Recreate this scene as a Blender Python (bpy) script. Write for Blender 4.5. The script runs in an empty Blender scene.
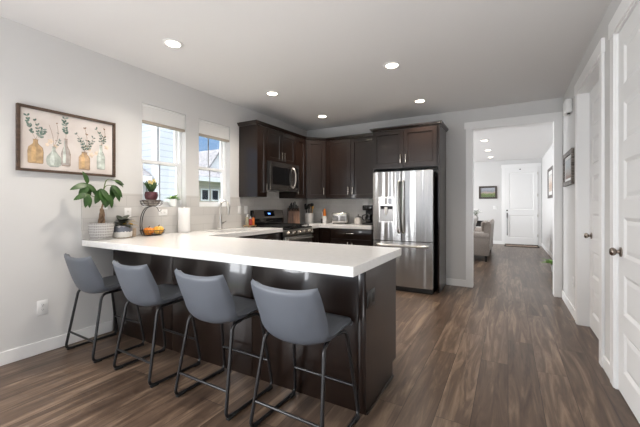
import bpy, bmesh, math, random
from mathutils import Vector, Matrix

random.seed(7)
R = math.radians
SC = bpy.context.scene
COL = SC.collection

# ------------------------------------------------------------------ camera
cam_data = bpy.data.cameras.new('camera')
cam = bpy.data.objects.new('camera', cam_data)
COL.objects.link(cam)
cam.location = (0, 0, 1.252)
cam.rotation_euler = (R(90), 0, R(29.6))
cam_data.sensor_width = 36
cam_data.lens = 331 / 640 * 36
cam_data.shift_y = -(213.5 - 206) / 640
cam_data.clip_start = 0.05
SC.camera = cam

# ------------------------------------------------------------------ world, sun, lights, exposure
SC.view_settings.view_transform = 'Standard'
SC.view_settings.look = 'None'
SC.view_settings.gamma = 1
SC.view_settings.use_curve_mapping = False
SC.view_settings.exposure = 1.06

world = bpy.data.worlds.new('world')
SC.world = world
world.use_nodes = True
wn = world.node_tree.nodes
wn.clear()
wtc = wn.new('ShaderNodeTexCoord')
wsx = wn.new('ShaderNodeSeparateXYZ')
ramp = wn.new('ShaderNodeValToRGB')
ramp.color_ramp.elements[0].position = 0.0
ramp.color_ramp.elements[0].color = (.30, .37, .47, 1)
ramp.color_ramp.elements[1].position = .55     # overhead sky brightened, out of view, for more light through the windows
ramp.color_ramp.elements[1].color = (2.0, 2.1, 2.3, 1)
rk = ramp.color_ramp.elements.new(.26)
rk.color = (.12, .26, .48, 1)
bg = wn.new('ShaderNodeBackground')
bg.inputs['Strength'].default_value = 0.85
wo = wn.new('ShaderNodeOutputWorld')
world.node_tree.links.new(wtc.outputs['Generated'], wsx.inputs[0])
world.node_tree.links.new(wsx.outputs[2], ramp.inputs[0])
# added bright sky patch, out of view on the window side, lights the kitchen
wnv = wn.new('ShaderNodeVectorMath')
wnv.operation = 'DOT_PRODUCT'
wnv.inputs[1].default_value = Vector((-.80, -.15, .58)).normalized()
wmr = wn.new('ShaderNodeMapRange')
wmr.interpolation_type = 'SMOOTHSTEP'
wmr.inputs['From Min'].default_value = .84
wmr.inputs['From Max'].default_value = .97
wmr.inputs['To Max'].default_value = 9.0
wad = wn.new('ShaderNodeMix')
wad.data_type = 'RGBA'
wad.blend_type = 'ADD'
wad.inputs[0].default_value = 1.0
world.node_tree.links.new(wtc.outputs['Generated'], wnv.inputs[0])
world.node_tree.links.new(wnv.outputs['Value'], wmr.inputs['Value'])
world.node_tree.links.new(ramp.outputs[0], wad.inputs[6])
world.node_tree.links.new(wmr.outputs[0], wad.inputs[7])
world.node_tree.links.new(wad.outputs[2], bg.inputs[0])
world.node_tree.links.new(bg.outputs[0], wo.inputs[0])


def lamp(name, kind, loc, rot, energy, color=(1, 1, 1), **kw):
    d = bpy.data.lights.new(name, kind)
    d.energy = energy
    d.color = color
    for k, v in kw.items():
        setattr(d, k, v)
    o = bpy.data.objects.new(name, d)
    o.location = loc
    o.rotation_euler = rot
    COL.objects.link(o)
    return o


lamp('sun', 'SUN', (0, 0, 10), (R(48), 0, R(115)), .5, (1, .96, .9), angle=R(1))
# daylight coming through the big glazed doors behind the camera
lamp('patio_daylight', 'AREA', (-2.1, -4.30, 1.30), (R(90), 0, 0), 18, (.90, .95, 1.0),
     shape='RECTANGLE', size=4.2, size_y=2.6)
# added upward fill lamp on the floor behind the camera, brightens the ceiling
lamp('ceiling_fill_uplight', 'AREA', (-.95, -2.1, .05), (R(180), 0, 0), 62, (.98, .98, 1.0),
     shape='RECTANGLE', size=2.6, size_y=2.8)
# added side fill through the added sliding door, behind the camera's left shoulder
_d = Vector((-1.3, 1.3, .2)) - Vector((-4.5, -2.3, 1.7))
lamp('side_fill_light', 'AREA', (-4.5, -2.3, 1.7), _d.to_track_quat('-Z', 'Y').to_euler(), 140, (.95, .97, 1.0),
     shape='RECTANGLE', size=2.2, size_y=1.8)
# area lamp for daylight from unseen living room windows beyond the kitchen wall
lamp('living_daylight', 'AREA', (-4.2, 9.2, 1.5), (R(90), 0, R(-90)), 135, (.95, .97, 1.0),
     shape='RECTANGLE', size=4.5, size_y=1.9)
WARM = (1.0, .90, .79)
CAN_W = 52.0


# ------------------------------------------------------------------ materials
def mat(name, color, rough=.5, metal=0.0, spec=.5, coat=0.0, emit=None, estr=1.0, trans=0.0, alpha=1.0, bump=0.0,
        bscale=200.0, sheen=0.0, coatr=.03):
    m = bpy.data.materials.new(name)
    m.use_nodes = True
    nt = m.node_tree
    b = nt.nodes['Principled BSDF']
    b.inputs['Base Color'].default_value = (*color, 1)
    b.inputs['Roughness'].default_value = rough
    b.inputs['Metallic'].default_value = metal
    b.inputs['Specular IOR Level'].default_value = spec
    b.inputs['Coat Weight'].default_value = coat
    b.inputs['Transmission Weight'].default_value = trans
    b.inputs['Coat Roughness'].default_value = coatr
    b.inputs['Sheen Weight'].default_value = sheen
    if emit:
        b.inputs['Emission Color'].default_value = (*emit, 1)
        b.inputs['Emission Strength'].default_value = estr
    if bump:
        tc = nt.nodes.new('ShaderNodeTexCoord')
        n = nt.nodes.new('ShaderNodeTexNoise')
        n.inputs['Scale'].default_value = bscale
        n.inputs['Detail'].default_value = 3
        bp = nt.nodes.new('ShaderNodeBump')
        bp.inputs['Strength'].default_value = bump
        bp.inputs['Distance'].default_value = .002
        nt.links.new(tc.outputs['Object'], n.inputs['Vector'])
        nt.links.new(n.outputs['Fac'], bp.inputs['Height'])
        nt.links.new(bp.outputs[0], b.inputs['Normal'])
    return m


def N(nt, kind, **inp):
    n = nt.nodes.new(kind)
    for k, v in inp.items():
        n.inputs[k].default_value = v
    return n


def noise_color(m, c1, c2, scale=(1, 1, 1), nscale=5.0, detail=4.0, lo=.35, hi=.65):
    nt = m.node_tree
    b = nt.nodes['Principled BSDF']
    tc = nt.nodes.new('ShaderNodeTexCoord')
    mp = nt.nodes.new('ShaderNodeMapping')
    mp.inputs['Scale'].default_value = scale
    n = N(nt, 'ShaderNodeTexNoise', Scale=nscale, Detail=detail)
    r = nt.nodes.new('ShaderNodeValToRGB')
    r.color_ramp.elements[0].position = lo
    r.color_ramp.elements[1].position = hi
    r.color_ramp.elements[0].color = (*c1, 1)
    r.color_ramp.elements[1].color = (*c2, 1)
    nt.links.new(tc.outputs['Object'], mp.inputs[0])
    nt.links.new(mp.outputs[0], n.inputs['Vector'])
    nt.links.new(n.outputs['Fac'], r.inputs[0])
    nt.links.new(r.outputs[0], b.inputs['Base Color'])
    return m


def floor_material():
    m = mat('wood_plank_floor', (.1, .07, .05), rough=.30, spec=.28)
    nt = m.node_tree
    L = nt.links.new
    b = nt.nodes['Principled BSDF']
    tc = nt.nodes.new('ShaderNodeTexCoord')
    mp = nt.nodes.new('ShaderNodeMapping')
    mp.inputs['Rotation'].default_value = (0, 0, R(90))
    L(tc.outputs['Object'], mp.inputs[0])
    br = N(nt, 'ShaderNodeTexBrick', Scale=1.0)
    br.offset = .37
    br.inputs['Color1'].default_value = (0, 0, 0, 1)
    br.inputs['Color2'].default_value = (1, 1, 1, 1)
    br.inputs['Mortar'].default_value = (.5, .5, .5, 1)
    br.inputs['Mortar Size'].default_value = .0016
    br.inputs['Mortar Smooth'].default_value = .3
    br.inputs['Brick Width'].default_value = 1.5
    br.inputs['Row Height'].default_value = .19
    L(mp.outputs[0], br.inputs['Vector'])
    # grain: noise stretched along the plank, shifted from plank to plank
    mg = nt.nodes.new('ShaderNodeMapping')
    mg.inputs['Scale'].default_value = (16, 1.3, 1)
    L(tc.outputs['Object'], mg.inputs[0])
    add = nt.nodes.new('ShaderNodeVectorMath')
    add.operation = 'ADD'
    sc = nt.nodes.new('ShaderNodeVectorMath')
    sc.operation = 'SCALE'
    sc.inputs['Scale'].default_value = 23
    L(br.outputs['Color'], sc.inputs[0])
    L(mg.outputs[0], add.inputs[0])
    L(sc.outputs[0], add.inputs[1])
    g = N(nt, 'ShaderNodeTexNoise', Scale=1.0, Detail=7.0, Roughness=.62, Distortion=.9)
    L(add.outputs[0], g.inputs['Vector'])
    r = nt.nodes.new('ShaderNodeValToRGB')
    e = r.color_ramp.elements
    e[0].position = .27
    e[0].color = (.045, .029, .021, 1)
    e[1].position = .80
    e[1].color = (.31, .225, .158, 1)
    k = e.new(.52)
    k.color = (.112, .075, .053, 1)
    mx = nt.nodes.new('ShaderNodeMath')
    mx.operation = 'MULTIPLY_ADD'
    mx.inputs[1].default_value = .13
    L(br.outputs['Color'], mx.inputs[0])
    sub = nt.nodes.new('ShaderNodeMath')
    sub.operation = 'SUBTRACT'
    sub.inputs[1].default_value = .065
    L(g.outputs['Fac'], sub.inputs[0])
    L(sub.outputs[0], mx.inputs[2])
    L(mx.outputs[0], r.inputs[0])
    dk = nt.nodes.new('ShaderNodeMix')
    dk.data_type = 'RGBA'
    dk.inputs[7].default_value = (.022, .014, .011, 1)
    L(br.outputs['Fac'], dk.inputs[0])
    L(r.outputs[0], dk.inputs[6])
    L(dk.outputs[2], b.inputs['Base Color'])
    bp = N(nt, 'ShaderNodeBump', Strength=.02, Distance=.002)
    L(g.outputs['Fac'], bp.inputs['Height'])
    L(bp.outputs[0], b.inputs['Normal'])
    return m


def tile_material(name, plane, color, grout, w, h, rough=.22):
    m = mat(name, color, rough=rough, spec=.5)
    nt = m.node_tree
    L = nt.links.new
    b = nt.nodes['Principled BSDF']
    tc = nt.nodes.new('ShaderNodeTexCoord')
    sx = nt.nodes.new('ShaderNodeSeparateXYZ')
    cx = nt.nodes.new('ShaderNodeCombineXYZ')
    L(tc.outputs['Object'], sx.inputs[0])
    L(sx.outputs[plane[0]], cx.inputs[0])
    L(sx.outputs[2], cx.inputs[1])
    br = N(nt, 'ShaderNodeTexBrick', Scale=1.0)
    br.inputs['Color1'].default_value = (*color, 1)
    br.inputs['Color2'].default_value = tuple(c * .95 for c in color) + (1,)
    br.inputs['Mortar'].default_value = (*grout, 1)
    br.inputs['Mortar Size'].default_value = .0022
    br.inputs['Brick Width'].default_value = w
    br.inputs['Row Height'].default_value = h
    L(cx.outputs[0], br.inputs['Vector'])
    L(br.outputs['Color'], b.inputs['Base Color'])
    inv = nt.nodes.new('ShaderNodeMath')
    inv.operation = 'SUBTRACT'
    inv.inputs[0].default_value = 1
    L(br.outputs['Fac'], inv.inputs[1])
    bp = N(nt, 'ShaderNodeBump', Strength=.4, Distance=.002)
    L(inv.outputs[0], bp.inputs['Height'])
    L(bp.outputs[0], b.inputs['Normal'])
    return m


def siding_material(name, color):
    m = mat(name, color, rough=.7)
    nt = m.node_tree
    L = nt.links.new
    b = nt.nodes['Principled BSDF']
    tc = nt.nodes.new('ShaderNodeTexCoord')
    sx = nt.nodes.new('ShaderNodeSeparateXYZ')
    L(tc.outputs['Object'], sx.inputs[0])
    mo = nt.nodes.new('ShaderNodeMath')
    mo.operation = 'MULTIPLY'
    mo.inputs[1].default_value = 1 / .17
    L(sx.outputs[2], mo.inputs[0])
    fr = nt.nodes.new('ShaderNodeMath')
    fr.operation = 'FRACT'
    L(mo.outputs[0], fr.inputs[0])
    r = nt.nodes.new('ShaderNodeValToRGB')
    e = r.color_ramp.elements
    e[0].position = 0.0
    e[0].color = (*[c * .55 for c in color], 1)
    e[1].position = .16
    e[1].color = (*color, 1)
    L(fr.outputs[0], r.inputs[0])
    L(r.outputs[0], b.inputs['Base Color'])
    bp = N(nt, 'ShaderNodeBump', Strength=.5, Distance=.02)
    L(fr.outputs[0], bp.inputs['Height'])
    L(bp.outputs[0], b.inputs['Normal'])
    return m


def glass_material(name, tint=(1, 1, 1), gloss=.06):
    m = bpy.data.materials.new(name)
    m.use_nodes = True
    nt = m.node_tree
    nt.nodes.clear()
    t = nt.nodes.new('ShaderNodeBsdfTransparent')
    t.inputs[0].default_value = (*tint, 1)
    g = nt.nodes.new('ShaderNodeBsdfGlossy')
    g.inputs['Roughness'].default_value = .02
    mx = nt.nodes.new('ShaderNodeMixShader')
    mx.inputs[0].default_value = gloss
    o = nt.nodes.new('ShaderNodeOutputMaterial')
    nt.links.new(t.outputs[0], mx.inputs[1])
    nt.links.new(g.outputs[0], mx.inputs[2])
    nt.links.new(mx.outputs[0], o.inputs[0])
    return m


def brushed_steel(name, color, rough, wav=.0, aniso=0.0):
    m = mat(name, color, rough=rough, metal=1.0)
    nt = m.node_tree
    L = nt.links.new
    b = nt.nodes['Principled BSDF']
    tc = nt.nodes.new('ShaderNodeTexCoord')
    mp = nt.nodes.new('ShaderNodeMapping')
    mp.inputs['Scale'].default_value = (13, 13, .45)
    n = N(nt, 'ShaderNodeTexNoise', Scale=1.0, Detail=0.0)
    L(tc.outputs['Object'], mp.inputs[0])
    L(mp.outputs[0], n.inputs['Vector'])
    bp = N(nt, 'ShaderNodeBump', Strength=wav, Distance=.02)
    L(n.outputs['Fac'], bp.inputs['Height'])
    L(bp.outputs[0], b.inputs['Normal'])
    if aniso:      # brushed across, so reflections smear up and down
        b.inputs['Anisotropic'].default_value = aniso
        b.inputs['Anisotropic Rotation'].default_value = .25
        tg = nt.nodes.new('ShaderNodeTangent')
        tg.direction_type = 'RADIAL'
        tg.axis = 'Z'
        L(tg.outputs[0], b.inputs['Tangent'])
    return m


M = {}
M['wall'] = mat('wall_paint', (.66, .657, .65), rough=.85, spec=.2, bump=.15, bscale=260)
M['ceil'] = mat('ceiling_paint', (.80, .795, .79), rough=.9, spec=.1, bump=.2, bscale=120)
M['trim'] = mat('white_trim_paint', (.86, .86, .855), rough=.38)
M['door'] = mat('white_door_paint', (.83, .83, .825), rough=.42)
M['floor'] = floor_material()
M['quartz'] = noise_color(mat('white_quartz', (.82, .815, .80), rough=.16, spec=.5), (.795, .79, .775), (.835, .83, .82), nscale=30)
M['esp'] = noise_color(mat('espresso_wood', (.03, .02, .016), rough=.30, spec=.35, coat=.5, coatr=.07), (.0112, .0056, .0038), (.0155, .0080, .0054),
                       scale=(9, 9, .7), nscale=4, lo=.3, hi=.7)
M['espdark'] = mat('dark_toe_kick', (.012, .010, .009), rough=.5)
M['steel'] = brushed_steel('fridge_steel', (.50, .495, .49), .26, wav=.7, aniso=.86)
M['steel2'] = brushed_steel('brushed_steel', (.62, .60, .57), .28, wav=.05)
M['msteel'] = brushed_steel('dark_brushed_steel', (.46, .44, .42), .26)
M['tsteel'] = mat('toaster_chrome', (.46, .44, .42), rough=.2, metal=1)
M['dsteel'] = mat('dark_steel', (.25, .24, .23), rough=.3, metal=1)
M['nickel'] = mat('satin_nickel', (.62, .57, .51), rough=.24, metal=1)
M['bronze'] = mat('dark_nickel_knob', (.32, .27, .23), rough=.25, metal=1)
M['blackm'] = mat('black_metal', (.011, .011, .012), rough=.28, spec=.5)
M['castiron'] = mat('cast_iron', (.014, .014, .014), rough=.55)
M['blackgloss'] = mat('black_gloss', (.008, .008, .009), rough=.08)
M['blackplas'] = mat('black_plastic', (.015, .015, .015), rough=.45)
M['leather'] = mat('grey_faux_leather', (.105, .118, .140), rough=.42, spec=.5, bump=.25, bscale=420)
M['leatherin'] = mat('grey_faux_leather_pad', (.080, .088, .102), rough=.5, spec=.45, bump=.25, bscale=420)
M['rubber'] = mat('black_rubber', (.012, .012, .012), rough=.7)
M['tileL'] = tile_material('backsplash_tile', (1,), (.60, .585, .565), (.50, .49, .47), .40, .1135)
M['tileB'] = tile_material('backsplash_tile_back', (0,), (.74, .725, .70), (.80, .79, .77), .15, .075, rough=.12)
M['whitep'] = mat('white_plastic', (.83, .83, .82), rough=.35)
M['slot'] = mat('socket_slot', (.03, .03, .03), rough=.6)
M['frame'] = noise_color(mat('walnut_frame', (.1, .06, .04), rough=.5), (.050, .029, .019), (.10, .062, .042), scale=(2, 2, 12), nscale=6)
M['canvas'] = noise_color(mat('canvas', (.8, .74, .69), rough=.9), (.64, .575, .535), (.73, .685, .65), nscale=5)
M['shade'] = mat('cellular_shade_fabric', (.86, .855, .84), rough=.9, emit=None)
M['shaderail'] = mat('shade_rail', (.42, .37, .31), rough=.6)
M['vinyl'] = mat('white_vinyl', (.85, .86, .87), rough=.4)
M['muntin'] = mat('grey_muntin', (.34, .35, .37), rough=.5)
M['glass'] = glass_material('window_glass')
M['can'] = mat('lamp_diffuser', (.9, .9, .9), emit=(1, .86, .68), estr=6.5)
M['leaf'] = noise_color(mat('leaf_green', (.05, .12, .03), rough=.42), (.014, .045, .009), (.045, .110, .022), nscale=14)
M['leafdark'] = noise_color(mat('leaf_dark', (.02, .04, .02), rough=.4), (.008, .016, .010), (.040, .050, .030), nscale=20)
M['leafyel'] = mat('leaf_yellow', (.55, .36, .04), rough=.5)
M['stem'] = mat('stem_green', (.12, .17, .05), rough=.6)
M['trunk'] = noise_color(mat('trunk_bark', (.22, .14, .08), rough=.85), (.14, .085, .05), (.32, .21, .13), scale=(6, 6, 1), nscale=8)
M['soil'] = mat('soil', (.03, .02, .014), rough=1)
M['grass'] = mat('lawn', (.12, .17, .06), rough=1)
M['sofa'] = noise_color(mat('taupe_fabric', (.30, .26, .23), rough=.95, sheen=.3), (.27, .235, .21), (.34, .30, .27), nscale=60)
M['pillowg'] = mat('grey_pillow', (.42, .41, .40), rough=.95, sheen=.3)
M['pilloww'] = mat('pale_pillow', (.62, .60, .57), rough=.95, sheen=.3)
M['roof'] = noise_color(mat('roof_shingle', (.22, .21, .21), rough=.95), (.17, .165, .17), (.30, .29, .285), nscale=9)
M['sidingw'] = siding_material('pale_siding', (.50, .53, .57))
M['sidingb'] = siding_material('beige_siding', (.52, .48, .42))
M['extwhite'] = mat('exterior_trim', (.62, .63, .64), rough=.6)


# ------------------------------------------------------------------ mesh builder
class MB:
    def __init__(self, off=(0, 0, 0), mtx=None):
        self.v, self.f, self.mi = [], [], []
        self.off = Vector(off)
        self.M = mtx

    def add(self, verts, faces, mi=0):
        k = len(self.v)
        for p in verts:
            p = Vector(p)
            if self.M is not None:
                p = self.M @ p
            self.v.append(p - self.off)
        for fc in faces:
            self.f.append([i + k for i in fc])
            self.mi.append(mi)
        return self

    def from_bm(self, bm, mi=0):
        bm.verts.index_update()
        vs = [v.co.copy() for v in bm.verts]
        fs = [[v.index for v in f.verts] for f in bm.faces]
        bm.free()
        return self.add(vs, fs, mi)

    def box(self, a, b, mi=0, bev=0.0, seg=2):
        x0, y0, z0 = [min(p, q) for p, q in zip(a, b)]
        x1, y1, z1 = [max(p, q) for p, q in zip(a, b)]
        vs = [(x0, y0, z0), (x1, y0, z0), (x1, y1, z0), (x0, y1, z0), (x0, y0, z1), (x1, y0, z1), (x1, y1, z1), (x0, y1, z1)]
        fs = [(0, 3, 2, 1), (4, 5, 6, 7), (0, 1, 5, 4), (1, 2, 6, 5), (2, 3, 7, 6), (3, 0, 4, 7)]
        if bev <= 0:
            return self.add(vs, fs, mi)
        bm = bmesh.new()
        bv = [bm.verts.new(p) for p in vs]
        for fc in fs:
            bm.faces.new([bv[i] for i in fc])
        bev = min(bev, .49 * min(x1 - x0, y1 - y0, z1 - z0))
        bmesh.ops.bevel(bm, geom=list(bm.edges), offset=bev, segments=seg, affect='EDGES', profile=.5)
        return self.from_bm(bm, mi)

    def prism(self, pts2, axis, c0, c1, mi=0):
        """polygon pts2 in the two other axes extruded along axis (0,1,2)"""
        n = len(pts2)

        def mk(p, c):
            q = list(p)
            q.insert(axis, c)
            return q
        vs = [mk(p, c0) for p in pts2] + [mk(p, c1) for p in pts2]
        fs = [list(range(n))[::-1], list(range(n, 2 * n))]
        for i in range(n):
            j = (i + 1) % n
            fs.append([i, j, n + j, n + i])
        return self.add(vs, fs, mi)

    def lathe(self, prof, c=(0, 0, 0), seg=32, mi=0, cap=True, rib=0, ribn=0, mtx=None):
        vs, fs = [], []
        m = len(prof)
        for i in range(seg):
            a = 2 * math.pi * i / seg
            for r, z in prof:
                rr = r * (1 - rib * abs(math.sin(a * ribn / 2)) ** 0.0 * (0.5 - 0.5 * math.cos(a * ribn))) if ribn else r
                p = Vector((rr * math.cos(a), rr * math.sin(a), z))
                if mtx is not None:
                    p = mtx @ p
                vs.append(p + Vector(c))
        for i in range(seg):
            j = (i + 1) % seg
            for k in range(m - 1):
                fs.append([i * m + k, j * m + k, j * m + k + 1, i * m + k + 1])
        if cap:
            if prof[0][0] > 1e-5:
                fs.append([i * m for i in range(seg)][::-1])
            if prof[-1][0] > 1e-5:
                fs.append([i * m + m - 1 for i in range(seg)])
        return self.add(vs, fs, mi)

    def cyl(self, a, b, r, r2=None, seg=20, mi=0):
        a, b = Vector(a), Vector(b)
        r2 = r if r2 is None else r2
        d = (b - a)
        L = d.length
        q = d.to_track_quat('Z', 'Y').to_matrix()
        return self.lathe([(r, 0), (r2, L)], c=a, seg=seg, mi=mi, mtx=q)

    def tube(self, pts, r, seg=10, mi=0, closed=False, cap=True):
        pts = [Vector(p) for p in pts]
        n = len(pts)
        rs = r if isinstance(r, (list, tuple)) else [r] * n
        T = []
        for i in range(n):
            if closed:
                t = pts[(i + 1) % n] - pts[i - 1]
            else:
                t = pts[min(i + 1, n - 1)] - pts[max(i - 1, 0)]
            T.append(t.normalized())
        up = Vector((0, 0, 1)) if abs(T[0].z) < .9 else Vector((1, 0, 0))
        nrm = (up - T[0] * up.dot(T[0])).normalized()
        vs, fs = [], []
        for i in range(n):
            nrm = (nrm - T[i] * nrm.dot(T[i])).normalized()
            bi = T[i].cross(nrm)
            for k in range(seg):
                a = 2 * math.pi * k / seg
                vs.append(pts[i] + (nrm * math.cos(a) + bi * math.sin(a)) * rs[i])
        for i in range(n if closed else n - 1):
            j = (i + 1) % n
            for k in range(seg):
                l = (k + 1) % seg
                fs.append([i * seg + k, i * seg + l, j * seg + l, j * seg + k])
        if cap and not closed:
            fs.append(list(range(seg))[::-1])
            fs.append([(n - 1) * seg + k for k in range(seg)])
        return self.add(vs, fs, mi)

    def ell(self, c, rx, ry, rz, seg=20, rings=12, mi=0):
        vs, fs = [], []
        vs.append((c[0], c[1], c[2] - rz))
        for i in range(1, rings):
            t = math.pi * i / rings
            for k in range(seg):
                a = 2 * math.pi * k / seg
                vs.append((c[0] + rx * math.sin(t) * math.cos(a), c[1] + ry * math.sin(t) * math.sin(a), c[2] - rz * math.cos(t)))
        vs.append((c[0], c[1], c[2] + rz))
        for k in range(seg):
            l = (k + 1) % seg
            fs.append([0, 1 + l, 1 + k])
            for i in range(rings - 2):
                fs.append([1 + i * seg + k, 1 + i * seg + l, 1 + (i + 1) * seg + l, 1 + (i + 1) * seg + k])
            b = 1 + (rings - 2) * seg
            fs.append([b + k, b + l, len(vs) - 1])
        return self.add(vs, fs, mi)

    def slab(self, axis, A, B, inc, c0, c1, mi=0):
        """cells of the grid A x B (the two axes other than `axis`), extruded c0..c1, with holes where inc is False"""
        na, nb = len(A) - 1, len(B) - 1

        def mk(a, b, c):
            q = [a, b]
            q.insert(axis, c)
            return q
        idx = {}
        vs, fs = [], []

        def vid(i, j, s):
            if (i, j, s) not in idx:
                idx[(i, j, s)] = len(vs)
                vs.append(mk(A[i], B[j], (c0, c1)[s]))
            return idx[(i, j, s)]
        ok = lambda i, j: 0 <= i < na and 0 <= j < nb and inc(.5 * (A[i] + A[i + 1]), .5 * (B[j] + B[j + 1]))
        for i in range(na):
            for j in range(nb):
                if not ok(i, j):
                    continue
                for s in (0, 1):
                    fs.append([vid(i, j, s), vid(i + 1, j, s), vid(i + 1, j + 1, s), vid(i, j + 1, s)])
                for (di, dj, e) in ((-1, 0, ((0, 0), (0, 1))), (1, 0, ((1, 0), (1, 1))), (0, -1, ((0, 0), (1, 0))), (0, 1, ((0, 1), (1, 1)))):
                    if not ok(i + di, j + dj):
                        (a0, b0), (a1, b1) = e
                        fs.append([vid(i + a0, j + b0, 0), vid(i + a1, j + b1, 0), vid(i + a1, j + b1, 1), vid(i + a0, j + b0, 1)])
        return self.add(vs, fs, mi)

    def leaf(self, base, d, length, width, nrm=(0, 0, 1), droop=.3, fold=.15, mi=0, n=7, tip=1.0):
        base, d, nrm = Vector(base), Vector(d).normalized(), Vector(nrm)
        nrm = (nrm - d * nrm.dot(d))
        nrm = nrm.normalized() if nrm.length > 1e-4 else Vector((1, 0, 0))
        side = d.cross(nrm)
        vs, fs = [], []
        p = base.copy()
        ang = 0
        for i in range(n + 1):
            t = i / n
            w = width * .5 * math.sin(math.pi * min(1, t ** .8 * .97 + .03)) ** .75 if i < n else .001
            dd = d * math.cos(ang) - nrm * math.sin(ang)
            nn = nrm * math.cos(ang) + d * math.sin(ang)
            vs += [p + side * w + nn * fold * w, p - nn * .0, p - side * w + nn * fold * w]
            ang += droop / n
            p = p + dd * (length / n)
        for i in range(n):
            a = i * 3
            fs += [[a, a + 1, a + 4, a + 3], [a + 1, a + 2, a + 5, a + 4]]
        # give the blade a thickness
        k = len(vs)
        vs2 = [Vector(v) - nrm * .0008 for v in vs]
        fs2 = [f[::-1] for f in [[q + k for q in f] for f in fs]]
        return self.add(vs + vs2, fs + fs2, mi)

    def build(self, name, m, parent=None, smooth=True, ang=35, loc=None, rotz=0.0):
        me = bpy.data.meshes.new(name)
        me.from_pydata([tuple(v) for v in self.v], [], self.f)
        bm = bmesh.new()
        bm.from_mesh(me)
        bmesh.ops.recalc_face_normals(bm, faces=bm.faces)
        bm.to_mesh(me)
        bm.free()
        ms = m if isinstance(m, (list, tuple)) else [m]
        for x in ms:
            me.materials.append(x)
        if len(ms) > 1:
            me.polygons.foreach_set('material_index', self.mi)
        if smooth:
            me.polygons.foreach_set('use_smooth', [True] * len(me.polygons))
            me.set_sharp_from_angle(angle=R(ang))
        o = bpy.data.objects.new(name, me)
        COL.objects.link(o)
        if parent is not None:
            o.parent = parent
        if loc is not None:
            o.location = loc
            o.rotation_euler = (0, 0, rotz)
        return o


def tag(o, label, cat=None, group=None, kind=None):
    o['label'] = label
    if cat:
        o['category'] = cat
    if group:
        o['group'] = group
    if kind:
        o['kind'] = kind
    return o


def thing(name, label, cat, loc=(0, 0, 0), rotz=0.0, group=None, kind=None):
    o = bpy.data.objects.new(name, None)
    o.empty_display_size = .1
    COL.objects.link(o)
    o.location = loc
    o.rotation_euler = (0, 0, rotz)
    return tag(o, label, cat, group, kind)


def struct(name, mb, m, label, parent=None, smooth=False):
    o = mb.build(name, m, parent, smooth=smooth)
    if parent is None:
        tag(o, label, kind='structure')
    return o


def copy_tree(o, parent=None):
    c = o.copy()
    COL.objects.link(c)
    if parent is not None:
        c.parent = parent
    for ch in list(o.children):
        copy_tree(ch, c)
    return c


def catmull(pts, n=8):
    pts = [Vector(p) for p in pts]
    out = []
    for i in range(len(pts) - 1):
        p0, p1, p2, p3 = pts[max(i - 1, 0)], pts[i], pts[i + 1], pts[min(i + 2, len(pts) - 1)]
        for k in range(n):
            t = k / n
            out.append(.5 * ((2 * p1) + (p2 - p0) * t + (2 * p0 - 5 * p1 + 4 * p2 - p3) * t * t + (3 * p1 - p0 - 3 * p2 + p3) * t ** 3))
    out.append(pts[-1])
    return out


def fillet(pts, r, n=6):
    """round the inner corners of a polyline"""
    pts = [Vector(p) for p in pts]
    out = [pts[0]]
    for i in range(1, len(pts) - 1):
        a, b, c = pts[i - 1], pts[i], pts[i + 1]
        d1, d2 = (a - b).normalized(), (c - b).normalized()
        k = min(r, .45 * (a - b).length, .45 * (c - b).length)
        s, e = b + d1 * k, b + d2 * k
        for q in range(n + 1):
            t = q / n
            out.append(s * (1 - t) ** 2 + b * 2 * t * (1 - t) + e * t * t)
    out.append(pts[-1])
    return out


# ------------------------------------------------------------------ dimensions of the place
XL, XR, YB, CZ = -3.46, .65, 5.58, 2.74      # left wall, right wall, kitchen back wall, ceiling
YS = -3.6                                     # wall behind the camera
XH, YF = .92, 12.4                            # hall right wall, front door wall
XLV = -4.6                                    # living room far wall
WT = .16
W1 = (2.173, 2.735)
W2 = (2.933, 3.483)
WZ0, WZ1 = 1.243, 2.378

# ------------------------------------------------------------------ the setting
struct('floor', MB().box((XLV - .3, YS - .2, -.12), (XH + .3, YF + .2, 0)), M['floor'], 'dark brown wood plank floor running towards the front door')
struct('ceiling', MB().box((XLV - .3, YS - .2, CZ), (XH + .3, YF + .2, CZ + .15)), M['ceil'], 'smooth light grey ceiling')

inW = lambda y, z: any(a < y < b for a, b in (W1, W2)) and WZ0 < z < WZ1
SD = (-3.0, -.5)  # sliding door opening added out of view to let in side light
inS = lambda y, z: SD[0] < y < SD[1] and z < 2.12
struct('wall_left', MB().slab(0, [YS, SD[0], SD[1], W1[0], W1[1], W2[0], W2[1], YB], [0, WZ0, 2.12, WZ1, CZ], lambda y, z: not inW(y, z) and not inS(y, z), XL - WT, XL),
       M['wall'], 'light grey wall with two windows above the sink counter')
OX0, OX1, OZ = -.485, .556, 2.44
struct('wall_back', MB().slab(1, [XLV - .14, OX0, OX1, XH], [0, OZ, CZ], lambda x, z: not (OX0 < x < OX1 and z < OZ), YB, YB + .12),
       M['wall'], 'light grey wall behind the fridge with a wide cased opening')
D1 = (3.40, 4.38)
D2 = (2.20, 2.98)
inD = lambda y, z: z < 2.44 and any(a < y < b for a, b in (D1, D2))
struct('wall_right', MB().slab(0, [YS, D2[0], D2[1], D1[0], D1[1], YB], [0, 2.44, CZ], lambda y, z: not inD(y, z), XR, XR + .14),
       M['wall'], 'white right wall with two panelled doors')
PX0, PX1, PZ = -3.2, .2, 2.35
RW = ((-3.2, -2.25), (-1.95, -1.0), (-.70, .25))
inR = lambda x, z: .12 < z < PZ and any(a < x < b for a, b in RW)
struct('wall_rear', MB().slab(1, [XL - WT] + [v for p in RW for v in p] + [XR + .14], [0, .12, PZ, CZ], lambda x, z: not inR(x, z), YS - .14, YS),
       M['wall'], 'wall behind the camera with tall windows')
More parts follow.
